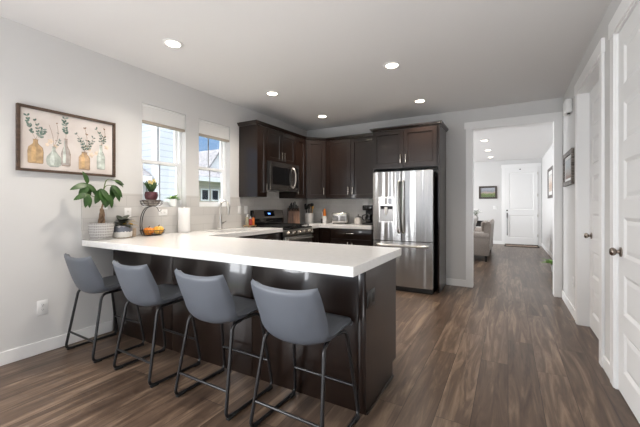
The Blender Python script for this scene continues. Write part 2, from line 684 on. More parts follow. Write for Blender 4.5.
struct('wall_hall', MB().box((XH, YB + .12, 0), (XH + .14, YF, CZ)), M['wall'], 'white right wall of the entry hall')
struct('wall_front', MB().box((XLV, YF, 0), (XH + .14, YF + .14, CZ)), M['wall'], 'white wall around the front door')
struct('wall_living', MB().box((XLV - .14, YB + .12, 0), (XLV, YF + .14, CZ)), M['wall'], 'far wall of the living room')

# baseboards
BH, BT = .105, .014


def baseboard(name, a, b, label):
    struct(name, MB().box(a, b, bev=.003), M['trim'], label)


baseboard('baseboard_left', (XL, SD[1], 0), (XL + BT, 1.855, BH), 'white baseboard along the left wall beside the bar stools')
baseboard('baseboard_back', (-.853, YB - BT, 0), (-.567, YB, BH), 'short white baseboard between fridge panel and hall opening')
baseboard('baseboard_right', (XR - BT, 4.475, 0), (XR, YB - .022, BH), 'white baseboard between hall opening and far panelled door')
baseboard('baseboard_between', (XR - BT, 3.075, 0), (XR, 3.305, BH), 'short white baseboard between the two panelled doors')
baseboard('baseboard_hall', (XH - BT, YB + .12, 0), (XH, YF - .02, BH), 'white baseboard along the hall right wall')
baseboard('baseboard_front', (XLV, YF - BT, 0), (-.18, YF, BH), 'white baseboard left of the front door')
baseboard('baseboard_rear', (XL + .02, YS, 0), (XR, YS + BT, BH), 'white baseboard behind the camera')

# casing of the hall opening
mb = MB()
mb.box((OX0 - .082, YB - .02, 0), (OX0, YB, OZ + .002), bev=.002)
mb.box((OX1, YB - .02, 0), (XR - .003, YB, OZ + .002), bev=.002)
mb.box((OX0 - .104, YB - .026, OZ), (XR - .003, YB, OZ + .10), bev=.002)
mb.box((OX0 - .001, YB - .02, 0), (OX0 + .014, YB + .14, OZ), bev=.002)
mb.box((OX1 - .004, YB - .02, 0), (OX1 + .001, YB + .14, OZ), bev=.002)
mb.box((OX0, YB - .018, OZ - .014), (OX1, YB + .14, OZ + .001), bev=.002)
struct('trim_1', mb, M['trim'], 'white casing around the hall opening')


def side_door_trim(name, d, depth, label):
    y0, y1 = d
    mb = MB()
    w = .09
    for a, b in ((y0 - w, y0), (y1, y1 + w)):
        mb.box((XR - .02, a, 0), (XR, b, 2.445), bev=.003)
    mb.box((XR - .026, y0 - w - .015, 2.44), (XR, y1 + w + .015, 2.55), bev=.003)
    mb.box((XR - .012, y0 - .001, 0), (XR + depth, y0 + .012, 2.44))
    mb.box((XR - .012, y1 - .012, 0), (XR + depth, y1 + .001, 2.44))
    mb.box((XR - .012, y0, 2.428), (XR + depth, y1, 2.441))
    struct(name, mb, M['trim'], label)


side_door_trim('trim_2', D1, .125, 'white casing of the far panelled door')
side_door_trim('trim_3', D2, .125, 'white casing of the near panelled door')


def panel_door(name, w, h, rows, loc, rotz, label, panels=None, t=.04):
    """door leaf: x 0..w, front face at y=0 facing -y"""
    root = thing(name, label, None, loc, rotz, kind='structure')
    st = .115 if w > .7 else .1
    if panels is None:
        gap = .115
        ph = (h - .12 - .16 - gap * (rows - 1)) / rows
        panels = [(.16 + i * (ph + gap), .16 + i * (ph + gap) + ph) for i in range(rows)]
    zs = [0]
    for a, b in panels:
        zs += [a, b]
    zs.append(h)
    mb = MB()
    mb.slab(1, [0, st, w - st, w], zs, lambda x, z: not (st < x < w - st and any(a < z < b for a, b in panels)), 0, t)
    for a, b in panels:
        # bevelled recess and the raised field
        x0, x1 = st, w - st
        e = .022
        vs = [(x0, 0, a), (x1, 0, a), (x1, 0, b), (x0, 0, b), (x0 + e, .012, a + e), (x1 - e, .012, a + e), (x1 - e, .012, b - e), (x0 + e, .012, b - e)]
        e2 = .05
        vs += [(x0 + e2, .005, a + e2), (x1 - e2, .005, a + e2), (x1 - e2, .005, b - e2), (x0 + e2, .005, b - e2)]
        fs = []
        for i in range(4):
            j = (i + 1) % 4
            fs += [[i, j, 4 + j, 4 + i], [4 + i, 4 + j, 8 + j, 8 + i]]
        fs.append([8, 9, 10, 11])
        mb.add(vs, fs)
        mb.box((x0 - .001, .016, a - .001), (x1 + .001, t, b + .001))
    mb.build('door_leaf', M['door'], root, smooth=False)
    return root


def knob(parent, x, z, out=.075):
    mb = MB()
    prof = [(.032, 0), (.032, .007), (.013, .012), (.011, .024), (.020, .029), (.027, .040), (.027, .049), (.020, .059), (.0, .062)]
    mb.lathe(prof, c=(x, 0, z), seg=24, mtx=Matrix.Rotation(R(90), 3, 'X'))
    return mb.build('door_knob', M['bronze'], parent, ang=50)


# right wall doors: front face towards -X  -> rotz = -90: local x -> -Y, local -y -> -X
d = panel_door('door_2', D1[1] - D1[0] - .03, 2.42, 6, (XR + .085, D1[1] - .015, .006), R(-90), 'far white six panel door in the right wall, nearer the hall opening')
knob(d, .10, .945)
d = panel_door('door_3', D2[1] - D2[0] - .03, 2.42, 6, (XR + .004, D2[1] - .015, .006), R(-90), 'near white six panel door at the right edge')
knob(d, .065, .940)

# front door
FD = (-.085, .815)
mb = MB()
mb.box((FD[0] - .095, YF - .02, 0), (FD[0] - .004, YF, 2.50), bev=.003)
mb.box((FD[1] + .004, YF - .02, 0), (XH - .016, YF, 2.50), bev=.003)
mb.box((FD[0] - .11, YF - .026, 2.49), (XH - .016, YF, 2.60), bev=.003)
struct('trim_4', mb, M['trim'], 'white casing around the front door')
d = panel_door('door_1', FD[1] - FD[0], 2.46, 2, (FD[0], YF - .046, .03), 0, 'white two panel front door at the end of the hall', panels=[(.20, .92), (1.11, 2.30)])
mb = MB()
mb.lathe([(.024, 0), (.024, .012), (.012, .02), (0, .021)], c=(.06, 0, 1.08), seg=20, mtx=Matrix.Rotation(R(90), 3, 'X'))
mb.build('deadbolt', M['blackm'], d)
mb = MB()
mb.box((.045, -.012, .84), (.078, 0, 1.0), bev=.003)
mb.tube(fillet([(.062, 0, .95), (.062, -.05, .95), (.062, -.05, .30), (.062, 0, .30)], .03), .010)
mb.box((.05, -.01, .27), (.074, 0, .33), bev=.003)
mb.build('entry_handle', M['blackm'], d)
mb = MB()
mb.box((.40, -.014, 2.38), (.44, 0, 2.41), bev=.003)
mb.build('door_closer', M['blackm'], d)  # small black door closer at the top of the leaf
for z in (.25, .88, 1.52, 2.2):
    MB().box((FD[1] - FD[0] - .014, -.012, z), (FD[1] - FD[0], 0, z + .09), bev=.002).build('hinge', M['nickel'], d)
struct('trim_5', MB().box((FD[0], YF - .06, 0), (FD[1], YF, .028), bev=.004), M['bronze'], 'dark threshold below the front door')

# tall windows behind the camera
for n_, (a, b) in zip((3, 4, 5), RW):
    mb = MB()
    mb.slab(1, [a, a + .06, b - .06, b], [.12, .18, 1.70, 1.75, PZ - .06, PZ],
            lambda x, z: not (a + .06 < x < b - .06 and (.18 < z < 1.70 or 1.75 < z < PZ - .06)), YS - .10, YS - .04)
    struct('window_%d' % n_, mb, M['vinyl'], 'white framed tall window behind the camera')


mb = MB()
mb.slab(0, [SD[0], SD[0] + .07, -1.79, -1.71, SD[1] - .07, SD[1]], [0, .08, 2.04, 2.12],
        lambda y, z: not (.08 < z < 2.04 and (SD[0] + .07 < y < -1.79 or -1.71 < y < SD[1] - .07)), XL - .11, XL - .05)
struct('window_6', mb, M['vinyl'], 'added white framed sliding glass door, unseen in the left wall behind the camera')


# the two kitchen windows
def kitchen_window(name, w, label):
    y0, y1 = w
    root = thing(name, label, None, (XL - .115, y0, WZ0), 0, kind='structure')
    off = (XL - .115, y0, WZ0)
    x0, x1 = XL - .15, XL - .08
    mid = 1.755
    mb = MB(off)
    f = .030
    mb.box((x0, y0 + .001, WZ0 + .001), (x1, y0 + f, WZ1 - .001))
    mb.box((x0, y1 - f, WZ0 + .001), (x1, y1 - .001, WZ1 - .001))
    mb.box((x0, y0 + f, WZ0 + .001), (x1, y1 - f, WZ0 + f))
    mb.box((x0, y0 + f, WZ1 - f), (x1, y1 - f, WZ1 - .001))
    mb.build('window_frame', M['vinyl'], root, smooth=False)
    mb = MB(off)
    s = .034
    a, b = y0 + f, y1 - f
    for (z0, z1, xa, xb) in ((WZ0 + f, mid + .02, x0 + .035, x1 - .006), (mid - .02, WZ1 - f, x0 + .006, x0 + .034)):
        mb.box((xa, a, z0), (xb, a + s, z1))
        mb.box((xa, b - s, z0), (xb, b, z1))
        mb.box((xa, a + s, z0), (xb, b - s, z0 + s))
        mb.box((xa, a + s, z1 - s), (xb, b - s, z1))
    mb.build('sash', M['vinyl'], root, smooth=False)
    mb = MB(off)
    mb.box((x0 + .045, a + s, WZ0 + f + s), (x0 + .049, b - s, mid - .012))
    mb.box((x0 + .018, a + s, mid + .012), (x0 + .022, b - s, WZ1 - f - s))
    mb.build('pane', M['glass'], root, smooth=False)
    mb = MB(off)
    ym = .5 * (a + b)
    mb.box((x0 + .042, ym - .008, WZ0 + f + s), (x0 + .0445, ym + .008, mid - .012))
    mb.box((x0 + .012, ym - .008, mid + .012), (x0 + .0175, ym + .008, WZ1 - f - s))
    mb.build('muntin', M['muntin'], root, smooth=False)


kitchen_window('window_1', W1, 'left kitchen window behind the fruit stand')
kitchen_window('window_2', W2, 'right kitchen window above the sink faucet')


def cell_shade(w, label):
    y0, y1 = w[0] + .006, w[1] - .006
    off = (XL - .03, .5 * (y0 + y1), WZ1)
    root = thing('window_shade', label, 'window shade', off, 0, group='cellular shades')
    mb = MB(off)
    mb.box((XL - .055, y0, WZ1 - .03), (XL - .008, y1, WZ1 - .002), bev=.003)
    mb.build('head_rail', M['whitep'], root)
    n = 12
    pts = []
    z0, z1 = 2.195, WZ1 - .031
    for i in range(n * 2 + 1):
        pts.append((XL - .008 - (.007 if i % 2 else 0), z0 + (z1 - z0) * i / (2 * n)))
    for i in range(n * 2, -1, -1):
        pts.append((XL - .050 + (.007 if i % 2 else 0), z0 + (z1 - z0) * i / (2 * n)))
    MB(off).prism(pts, 1, y0, y1).build('pleated_fabric', M['shade'], root, smooth=False)
    MB(off).box((XL - .054, y0, 2.165), (XL - .004, y1, 2.194), bev=.004).build('bottom_rail', M['shaderail'], root)


cell_shade(W1, 'pale cellular shade pulled up over the left kitchen window')
cell_shade(W2, 'pale cellular shade pulled up over the window above the faucet')

# tile backsplash
BS0, BS1 = .936, 1.382
mb = MB()
mb.slab(0, [1.582, W1[0], W1[1], W2[0], W2[1], YB - .0105], [BS0, WZ0, BS1], lambda y, z: not inW(y, z + .02 if z > WZ0 else z), XL + .0005, XL + .009)
tag(mb.build('tile_backsplash', M['tileL'], smooth=False), 'pale grey tile backsplash below the kitchen windows', 'backsplash')
mb = MB()
mb.box((XL + .01, YB - .010, BS0), (-1.86, YB - .0005, BS1))
tag(mb.build('tile_backsplash', M['tileB'], smooth=False), 'pale glossy tile backsplash behind the toaster', 'backsplash')


# ------------------------------------------------------------------ ceiling can lights
def can_light(x, y, label, group, watts):
    root = thing('recessed_light', label, 'ceiling light', (x, y, CZ), 0, group=group)
    mb = MB()
    mb.lathe([(.062, -.001), (.088, -.001), (.088, -.005), (.080, -.010), (.064, -.011), (.062, -.007)], seg=32, cap=False)
    mb.build('trim_ring', M['trim'], root)
    MB().lathe([(.0625, -.0012), (.0625, -.008)], seg=32).build('diffuser', M['can'], root)
    d = bpy.data.lights.new('can_lamp', 'SPOT')
    d.energy = watts
    d.color = WARM
    d.spot_size = R(136)
    d.spot_blend = 1.0
    d.shadow_soft_size = .06
    o = bpy.data.objects.new('can_lamp', d)
    o.location = (0, 0, -.02)
    o.parent = root
    COL.objects.link(o)


for x, y, l in ((-2.66, 1.965, 'recessed ceiling light nearest the botanical picture'),
                (-2.70, 3.48, 'recessed ceiling light just right of the kitchen windows'),
                (-1.065, 3.41, 'recessed ceiling light alone in the middle of the ceiling'),
                (-2.67, 4.78, 'recessed ceiling light nearest the corner wall cabinets'),
                (-1.08, 4.76, 'recessed ceiling light above the front of the fridge')):
    can_light(x, y, l, 'kitchen recessed lights', CAN_W)
for x, l in ((-2.66, 'added unseen recessed ceiling light behind the left stools near the added sliding glass door'), (-1.07, 'added unseen recessed ceiling light behind the right stools near the panelled doors')):
    can_light(x, .42, l, 'kitchen recessed lights', 30)  # extra cans added out of view to brighten the floor and stools
for y, l in ((8.36, 'recessed hall light nearest the cased opening'), (9.85, 'middle one of the recessed hall lights'), (11.29, 'recessed hall light nearest the front door')):
    can_light(-.46, y, l, 'hall recessed lights', 12)


# ------------------------------------------------------------------ cabinets
def shaker(mb, x0, x1, z0, z1, y=0, t=.02, s=.062):
    """shaker front between x0..x1, z0..z1; front face at y - t"""
    mb.slab(1, [x0, x0 + s, x1 - s, x1], [z0, z0 + s, z1 - s, z1], lambda x, z: not (x0 + s < x < x1 - s and z0 + s < z < z1 - s), y - t, y)
    e = .006
    a0, a1, b0, b1 = x0 + s, x1 - s, z0 + s, z1 - s
    yf, yr = y - t, y - .009
    vs = [(a0, yf, b0), (a1, yf, b0), (a1, yf, b1), (a0, yf, b1), (a0 + e, yr, b0 + e), (a1 - e, yr, b0 + e), (a1 - e, yr, b1 - e), (a0 + e, yr, b1 - e)]
    mb.add(vs, [[0, 1, 5, 4], [1, 2, 6, 5], [2, 3, 7, 6], [3, 0, 4, 7], [4, 5, 6, 7]])
    return mb


def pull(parent, x, z, length=.13, vertical=True, y=-.02):
    mb = MB()
    h = length / 2
    if vertical:
        mb.box((x - .007, y - .034, z - h), (x + .007, y - .024, z + h), bev=.002)
        for s in (-1, 1):
            mb.box((x - .005, y - .026, z + s * h * .75 - .005), (x + .005, y, z + s * h * .75 + .005))
    else:
        mb.box((x - h, y - .034, z - .007), (x + h, y - .024, z + .007), bev=.002)
        for s in (-1, 1):
            mb.box((x + s * h * .75 - .005, y - .026, z - .005), (x + s * h * .75 + .005, y, z + .005))
    return mb.build('handle', M['nickel'], parent)


def cab_door(root, x0, x1, z0, z1, handle=None, hz=None, name='door', s=.062):
    d = shaker(MB(), x0, x1, z0, z1, s=s).build(name, M['esp'], root, smooth=False)
    if handle is not None:
        pull(d, handle, hz)
    return d


def drawer(root, x0, x1, z0, z1):
    d = MB().box((x0, -.02, z0), (x1, 0, z1), bev=.003).build('drawer', M['esp'], root)
    pull(d, .5 * (x0 + x1), .5 * (z0 + z1) + .01, .13, vertical=False)
    return d


G = .003
UZ0, UZ1 = 1.385, 2.425
XF, YU = XL + .33, YB - .33          # carcass fronts of the wall cabinets
LR = R(90)


def wall_cab(label, loc, rot, w, h, doors, dep=.325):
    root = thing('wall_cabinet', label, 'kitchen cabinet', loc, rot)
    MB().box((.001, 0.0, 0), (w - .001, dep, h)).build('cabinet_body', M['esp'], root, smooth=False)
    for (a, b, hx, hz) in doors:
        cab_door(root, a + G, b - G, G, h - .012, hx, hz)
    return root


uh = UZ1 - UZ0
wall_cab('narrow tall wall cabinet left of the microwave', (XF, 3.66, UZ0), LR, .222, uh, [(0, .222, .185, .13)])
wall_cab('short two door wall cabinet above the microwave', (XF, 3.883, 1.925), LR, .760, UZ1 - 1.925, [(0, .38, .345, .10), (.38, .76, .415, .10)])
wall_cab('narrow tall wall cabinet between microwave and room corner', (XF, 4.644, UZ0), LR, .322, uh, [(0, .322, .04, .13)])
wall_cab('two door wall cabinet on the back wall beside the fridge', (-2.848, YU, UZ0), 0, .972, uh, [(0, .486, .445, .13), (.486, .972, .527, .13)])
# diagonal corner cabinet
root = thing('corner_wall_cabinet', 'diagonal wall cabinet in the room corner', 'kitchen cabinet', (XL, YB, UZ0))
c0, c1 = 4.968, -2.850
pl = [(XL + .002, YB - .002), (XL + .002, c0), (XF, c0), (c1, YU), (c1, YB - .002)]
MB((XL, YB, UZ0)).prism(pl, 2, UZ0, UZ1).build('cabinet_body', M['esp'], root, smooth=False)
p0, p1 = Vector((XF, c0, UZ0)), Vector((c1, YU, UZ0))
dl = (p1 - p0).length
mt = Matrix.Translation(p0) @ Matrix.Rotation(math.atan2(p1.y - p0.y, p1.x - p0.x), 4, 'Z')
d = shaker(MB((XL, YB, UZ0), mt), .028, dl - .028, G, uh - .012).build('door', M['esp'], root, smooth=False)
mb = MB((XL, YB, UZ0), mt)
x = dl - .065
mb.box((x - .007, -.054, .065), (x + .007, -.044, .195), bev=.002)
mb.box((x - .005, -.046, .08), (x + .005, -.02, .09))
mb.box((x - .005, -.046, .17), (x + .005, -.02, .18))
mb.build('handle', M['nickel'], d)


# crown moulding along the wall cabinets
def crown(path, off, zb, name='crown', parent=None, close_ends=True):
    """path: list of (x, y) along the cabinet fronts, room on the right hand side of travel"""
    prof = [(0, 0), (.012, .004), (.018, .016), (.034, .030), (.038, .046), (0, .046)]
    n = len(path)
    P = [Vector((p[0], p[1])) for p in path]
    rings = []
    for i in range(n):
        ns = []
        if i > 0:
            t = (P[i] - P[i - 1]).normalized()
            ns.append(Vector((t.y, -t.x)))
        if i < n - 1:
            t = (P[i + 1] - P[i]).normalized()
            ns.append(Vector((t.y, -t.x)))
        if len(ns) == 2:
            m_ = (ns[0] + ns[1])
            m_ = m_ / (m_.dot(ns[0]))
        else:
            m_ = ns[0]
        rings.append([(P[i].x + m_.x * a, P[i].y + m_.y * a, zb + b) for a, b in prof])
    k = len(prof)
    vs = [p for r in rings for p in r]
    fs = []
    for i in range(n - 1):
        for q in range(k):
            l = (q + 1) % k
            fs.append([i * k + q, i * k + l, (i + 1) * k + l, (i + 1) * k + q])
    fs.append(list(range(k)))
    fs.append([(n - 1) * k + q for q in range(k)][::-1])
    return MB(off).add(vs, fs)


o = crown([(XL + .002, 3.659), (XF + .001, 3.659), (XF + .001, c0), (c1, YU - .001), (-1.915, YU - .001)], (0, 0, 0), UZ1 + .001).build('crown_moulding', M['esp'], smooth=False)
tag(o, 'dark crown moulding along the top of the wall cabinets', 'moulding')

# cabinet around the fridge
FX0, FX1, FY = -1.872, -.858, 4.99
root = thing('fridge_cabinet', 'dark cabinet surround above and beside the fridge', 'kitchen cabinet', (FX0, FY, 0))
off = (FX0, FY, 0)
MB(off).box((FX1 - .02, FY, 0), (FX1, YB - .002, UZ1)).build('side_panel', M['esp'], root, smooth=False)
MB(off).box((FX0, FY + .0, 0), (FX0 + .02, YB - .012, UZ1)).build('side_panel', M['esp'], root, smooth=False)
MB(off).box((FX0 + .02, FY, 1.83), (FX1 - .02, YB - .002, UZ1)).build('cabinet_body', M['esp'], root, smooth=False)
fw = FX1 - FX0
xm = fw / 2 - .01
d = cab_door(root, .012, xm - .003, 1.845, UZ1 - .012, xm - .04, 1.965)
d = cab_door(root, xm + .003, fw - .03, 1.845, UZ1 - .012, xm + .04, 1.965)
crown([(FX0 - .001, YB - .33), (FX0 - .001, FY - .001), (FX1 + .001, FY - .001), (FX1 + .001, YB - .003)], off, UZ1 + .001).build('crown', M['esp'], root, smooth=False)

# ---- worktops
CT0, CT1 = .880, .935
PY0, PY1, PXE = 1.583, 2.480, -.700
XC = -2.815                                     # front edge of the sink run
SK = (-3.315, -2.905, 2.86, 3.60)               # sink cut-out x0,x1,y0,y1
mb = MB()
mb.slab(2, [XL + .0105, SK[0], SK[1], XC, PXE], [PY0, PY1, SK[2], SK[3], 3.874],
        lambda x, y: (y < PY1) or (x < XC and not (SK[0] < x < SK[1] and SK[2] < y < SK[3])), CT0, CT1)
o = mb.build('quartz_worktop', M['quartz'], smooth=False)
bv = o.modifiers.new('edge', 'BEVEL')
bv.width = .003
bv.segments = 2
bv.limit_method = 'ANGLE'
tag(o, 'white quartz worktop of the peninsula and the sink run', 'worktop')
mb = MB()
mb.slab(2, [XL + .0105, -2.815, FX0 - .003], [4.648, 4.945, YB - .0115], lambda x, y: x < -2.815 or y > 4.945, CT0, CT1)
o = mb.build('quartz_worktop', M['quartz'], smooth=False)
bv = o.modifiers.new('edge', 'BEVEL')
bv.width = .003
bv.segments = 2
bv.limit_method = 'ANGLE'
tag(o, 'white quartz worktop in the corner under the toaster and crock', 'worktop')

# ---- peninsula
PF, PB, PE = 1.862, 2.44, -.738
root = thing('peninsula_cabinet', 'dark espresso peninsula base carrying the white worktop in front of the stools', 'kitchen cabinet', (PE, PF, 0))
off = (PE, PF, 0)
MB(off).box((XL + .002, PF + .012, .10), (PE - .012, PB, CT0 - .001)).build('cabinet_body', M['esp'], root, smooth=False)
MB(off).box((XL + .002, PF + .012, 0), (PE - .012, PB - .06, .10)).build('toe_kick', M['espdark'], root, smooth=False)
edges = [XL + .016, -2.531, -1.630, -.79]
for a, b in zip(edges[:-1], edges[1:]):
    MB(off).box((a + .0025, PF, 0), (b - .0025, PF + .011, CT0 - .001), bev=.001).build('back_panel', M['esp'], root)
MB(off).box((-.788, PF - .006, 0), (PE - .0125, PF + .0115, CT0 - .001), bev=.002).build('corner_post', M['esp'], root)
MB(off).prism([(PF - .006, 0), (PB - .06, 0), (PB - .06, .105), (PB + .02, .105), (PB + .02, CT0 - .001), (PF - .006, CT0 - .001)], 0, PE - .0115, PE).build('end_panel', M['esp'], root, smooth=False)
MB(off).box((PE, PF - .004, 0), (PE + .010, PB - .06, .016), bev=.004).build('shoe_strip', M['esp'], root)
mb = MB(off)
mb.box((PE, 1.873, .632), (PE + .006, 1.997, .735), bev=.003)
ou = mb.build('outlet', M['blackm'], root)
mb = MB(off)
for y in (1.905, 1.965):
    mb.box((PE + .006, y - .016, .655), (PE + .0075, y + .016, .712), bev=.0007)
mb.build('socket', M['blackplas'], ou)
# kitchen side fronts (facing +Y)
fr = Matrix.Translation((PE - .02, PB, 0)) @ Matrix.Rotation(R(180), 4, 'Z')
for i in range(3):
    a, b = .02 + i * .66, .02 + (i + 1) * .66
    d = shaker(MB(off, fr), a + G, b - G, .115, .70).build('door', M['esp'], root, smooth=False)
    mb = MB(off, fr)
    x = b - .05
    mb.box((x - .007, -.054, .52), (x + .007, -.044, .65), bev=.002)
    mb.box((x - .005, -.046, .54), (x + .005, -.02, .55))
    mb.box((x - .005, -.046, .62), (x + .005, -.02, .63))
    mb.build('handle', M['nickel'], d)
    d = MB(off, fr).box((a + G, -.02, .706), (b - G, 0, .868), bev=.003).build('drawer', M['esp'], root)
    mb = MB(off, fr)
    x = .5 * (a + b)
    mb.box((x - .065, -.054, .785), (x + .065, -.044, .799), bev=.002)
    mb.box((x - .05, -.046, .787), (x - .04, -.02, .797))
    mb.box((x + .04, -.046, .787), (x + .05, -.02, .797))
    mb.build('handle', M['nickel'], d)


def base_cab(label, loc, rot, w, doors, drawers, dep=.59, hollow=False):
    root = thing('base_cabinet', label, 'kitchen cabinet', loc, rot)
    top = CT0 - .002
    if hollow:
        mb = MB()
        mb.box((.001, 0, .10), (.02, dep, top))
        mb.box((w - .02, 0, .10), (w - .001, dep, top))
        mb.box((.02, 0, .10), (w - .02, dep, .12))
        mb.box((.02, 0, .12), (w - .02, .02, top))
        mb.box((.02, dep - .01, .12), (w - .02, dep, top))
    else:
        mb = MB().box((.001, 0, .10), (w - .001, dep, top))
    mb.build('cabinet_body', M['esp'], root, smooth=False)
    MB().box((.001, .06, 0), (w - .001, dep, .10)).build('toe_kick', M['espdark'], root, smooth=False)
    for a, b, z0, z1, hx in doors:
        cab_door(root, a + G, b - G, z0, z1, hx, z1 - .11)
    for a, b, z0, z1 in drawers:
        drawer(root, a + G, b - G, z0, z1)
    return root


XB = -2.862
base_cab('dark sink base cabinet under the window counter', (XB, 2.484, 0), LR, 1.388,
         [(.30, .80, .115, .70, .75), (.80, 1.385, .115, .70, .85)], [(.30, .80, .706, .868), (.80, 1.385, .706, .868)], dep=.585, hollow=True)
base_cab('dark drawer base cabinet below the toaster and sugar jar', (-2.62, 4.992, 0), 0, .742,
         [(0, .37, .115, .70, .33), (.37, .74, .115, .70, .41)], [(0, .742, .712, .868)], dep=.57)
# corner base
root = thing('corner_base_cabinet', 'dark corner base cabinet between range and drawers', 'kitchen cabinet', (XL, YB, 0))
off = (XL, YB, 0)
pl = [(XL + .012, YB - .013), (XL + .012, 4.650), (XB, 4.650), (XB, 4.992), (-2.624, 4.992), (-2.624, YB - .013)]
MB(off).prism(pl, 2, .10, CT0 - .002).build('cabinet_body', M['esp'], root, smooth=False)
pl = [(XL + .012, YB - .013), (XL + .012, 4.650), (XB - .06, 4.650), (XB - .06, 5.052), (-2.624, 5.052), (-2.624, YB - .013)]
MB(off).prism(pl, 2, 0, .10).build('toe_kick', M['espdark'], root, smooth=False)
shaker(MB(off), XB + .024, -2.627, .115, .868, y=4.991, s=.05).build('door', M['esp'], root, smooth=False)
shaker(MB(off, Matrix.Translation((XB + .001, 4.65, 0)) @ Matrix.Rotation(LR, 4, 'Z')), .003, .318, .115, .868).build('door', M['esp'], root, smooth=False)

# ---- sink and faucet
sx0, sx1, sy0, sy1 = SK
mb = MB((0, 0, 0))
A = [sx0 - .012, sx0 + .004, sx1 - .004, sx1 + .012]
B = [sy0 - .012, sy0 + .004, sy1 - .004, sy1 + .012]
mb.slab(2, A, B, lambda x, y: not (A[1] < x < A[2] and B[1] < y < B[2]), .874, .879)
i0, i1, j0, j1 = A[1], A[2], B[1], B[2]
zb = .68
vs = [(i0, j0, .874), (i1, j0, .874), (i1, j1, .874), (i0, j1, .874), (i0 + .02, j0 + .02, zb), (i1 - .02, j0 + .02, zb), (i1 - .02, j1 - .02, zb), (i0 + .02, j1 - .02, zb)]
mb.add(vs, [[0, 1, 5, 4], [1, 2, 6, 5], [2, 3, 7, 6], [3, 0, 4, 7], [4, 5, 6, 7]])
o = mb.build('sink_basin', M['steel2'], smooth=False)
tag(o, 'stainless undermount sink set into the window counter', 'sink')
root = thing('kitchen_faucet', 'brushed steel gooseneck faucet in front of the right kitchen window', 'faucet', (-3.385, 3.23, CT1 + .001))
mb = MB()
mb.lathe([(.030, 0), (.030, .006), (.024, .012), (.021, .10), (.017, .14), (.0145, .20)], seg=24)
pts = [(0, 0, .19), (0, 0, .30)] + [(.075 - .075 * math.cos(t), 0, .30 + .085 * math.sin(t)) for t in [math.pi * k / 14 for k in range(1, 14)]] + [(.150, 0, .295)]
mb.tube(pts, .0125, seg=14)
mb.build('spout', M['steel2'], root, ang=50)
MB().lathe([(.0145, .195), (.016, .21), (.018, .275), (.0135, .30)], c=(.150, 0, 0), seg=20).build('spray_head', M['steel2'], root, ang=50)
mb = MB()
mb.cyl((0, .018, .085), (0, .055, .085), .011)
mb.tube([(0, .050, .085), (0.0, .075, .095), (.0, .105, .108)], [.009, .007, .006])
mb.build('lever', M['dsteel'], root)

# ---- range
RY0, RY1 = 3.880, 4.642
root = thing('gas_range', 'stainless gas range with black grates below the microwave', 'stove', (-2.80, RY0, 0), LR)
w = RY1 - RY0
# local: x 0..w, front at y=0 facing the room, wall at y=+.64
mb = MB()
mb.box((0.002, .02, .10), (w - .002, .635, .905))
mb.build('range_body', M['blackplas'], root, smooth=False)
MB().box((.02, .06, 0), (w - .02, .6, .10)).build('toe_kick', M['espdark'], root, smooth=False)
MB().box((0, -.012, .905), (w, .635, .930), bev=.004).build('cooktop', M['blackgloss'], root)
d = MB().box((.004, -.02, .30), (w - .004, .019, .80), bev=.006).build('oven_door', M['steel2'], root)
MB().box((.10, -.023, .40), (w - .10, -.0205, .68)).build('oven_window', M['blackgloss'], d, smooth=False)
mb = MB()
mb.tube([(.05, -.065, .755), (w - .05, -.065, .755)], .012, seg=14)
for x in (.08, w - .08):
    mb.cyl((x, -.065, .755), (x, -.018, .755), .009)
mb.build('oven_handle', M['steel2'], d)
MB().box((.004, -.016, .11), (w - .004, .019, .29), bev=.006).build('drawer', M['steel2'], root)
cp = MB().prism([(-.012, .904), (.02, .904), (.02, .81), (-.035, .81), (-.04, .83)], 0, .002, w - .002).build('control_panel', M['steel2'], root, smooth=False)
for i in range(5):
    x = .09 + i * (w - .18) / 4
    mt = Matrix.Rotation(R(72), 3, 'X')
    MB().lathe([(.026, 0), (.026, .010), (.021, .014), (.019, .036), (.0, .037)], c=(x, -.028, .857), seg=22, mtx=mt).build('knob', M['nickel'], cp)
# back guard
mb = MB().prism([(.555, .9305), (.632, .9305), (.632, 1.185), (.585, 1.185), (.555, 1.05)], 0, .003, w - .003)
bgd = mb.build('back_guard', M['blackgloss'], root, smooth=False)
mb = MB()
f0, f1 = (.5535, 1.055), (.5835, 1.187)
mb.prism([f0, f1, (f1[0] - .004, f1[1]), (f0[0] - .004, f0[1])], 0, .02, w - .02)
mb.build('control_face', M['steel2'], bgd, smooth=False)
mb = MB()
mb.prism([(.5565, 1.085), (.5765, 1.172), (.5725, 1.172), (.5525, 1.085)], 0, .25, .51)
sc_ = mb.build('display', M['blackgloss'], bgd, smooth=False)
mdisp = mat('clock_digits', (.02, .05, .2), emit=(.12, .32, 1.0), estr=3.0)
mb = MB()
for dx in (0, .014, .034, .048):     # four small digits of a clock
    for (a, b, c, e) in ((0, 0, .009, .003), (0, .010, .009, .013), (0, .020, .009, .023), (0, 0, .003, .023), (.006, 0, .009, .023)):
        q = lambda z: .5524 + (z - 1.085) * .23 - .0006
        x0, z0, x1, z1 = .345 + dx + a, 1.117 + b, .345 + dx + c, 1.117 + e
        mb.add([(x0, q(z0), z0), (x1, q(z0), z0), (x1, q(z1), z1), (x0, q(z1), z1)], [[0, 1, 2, 3]])
mb.build('clock_digits', mdisp, sc_, smooth=False)
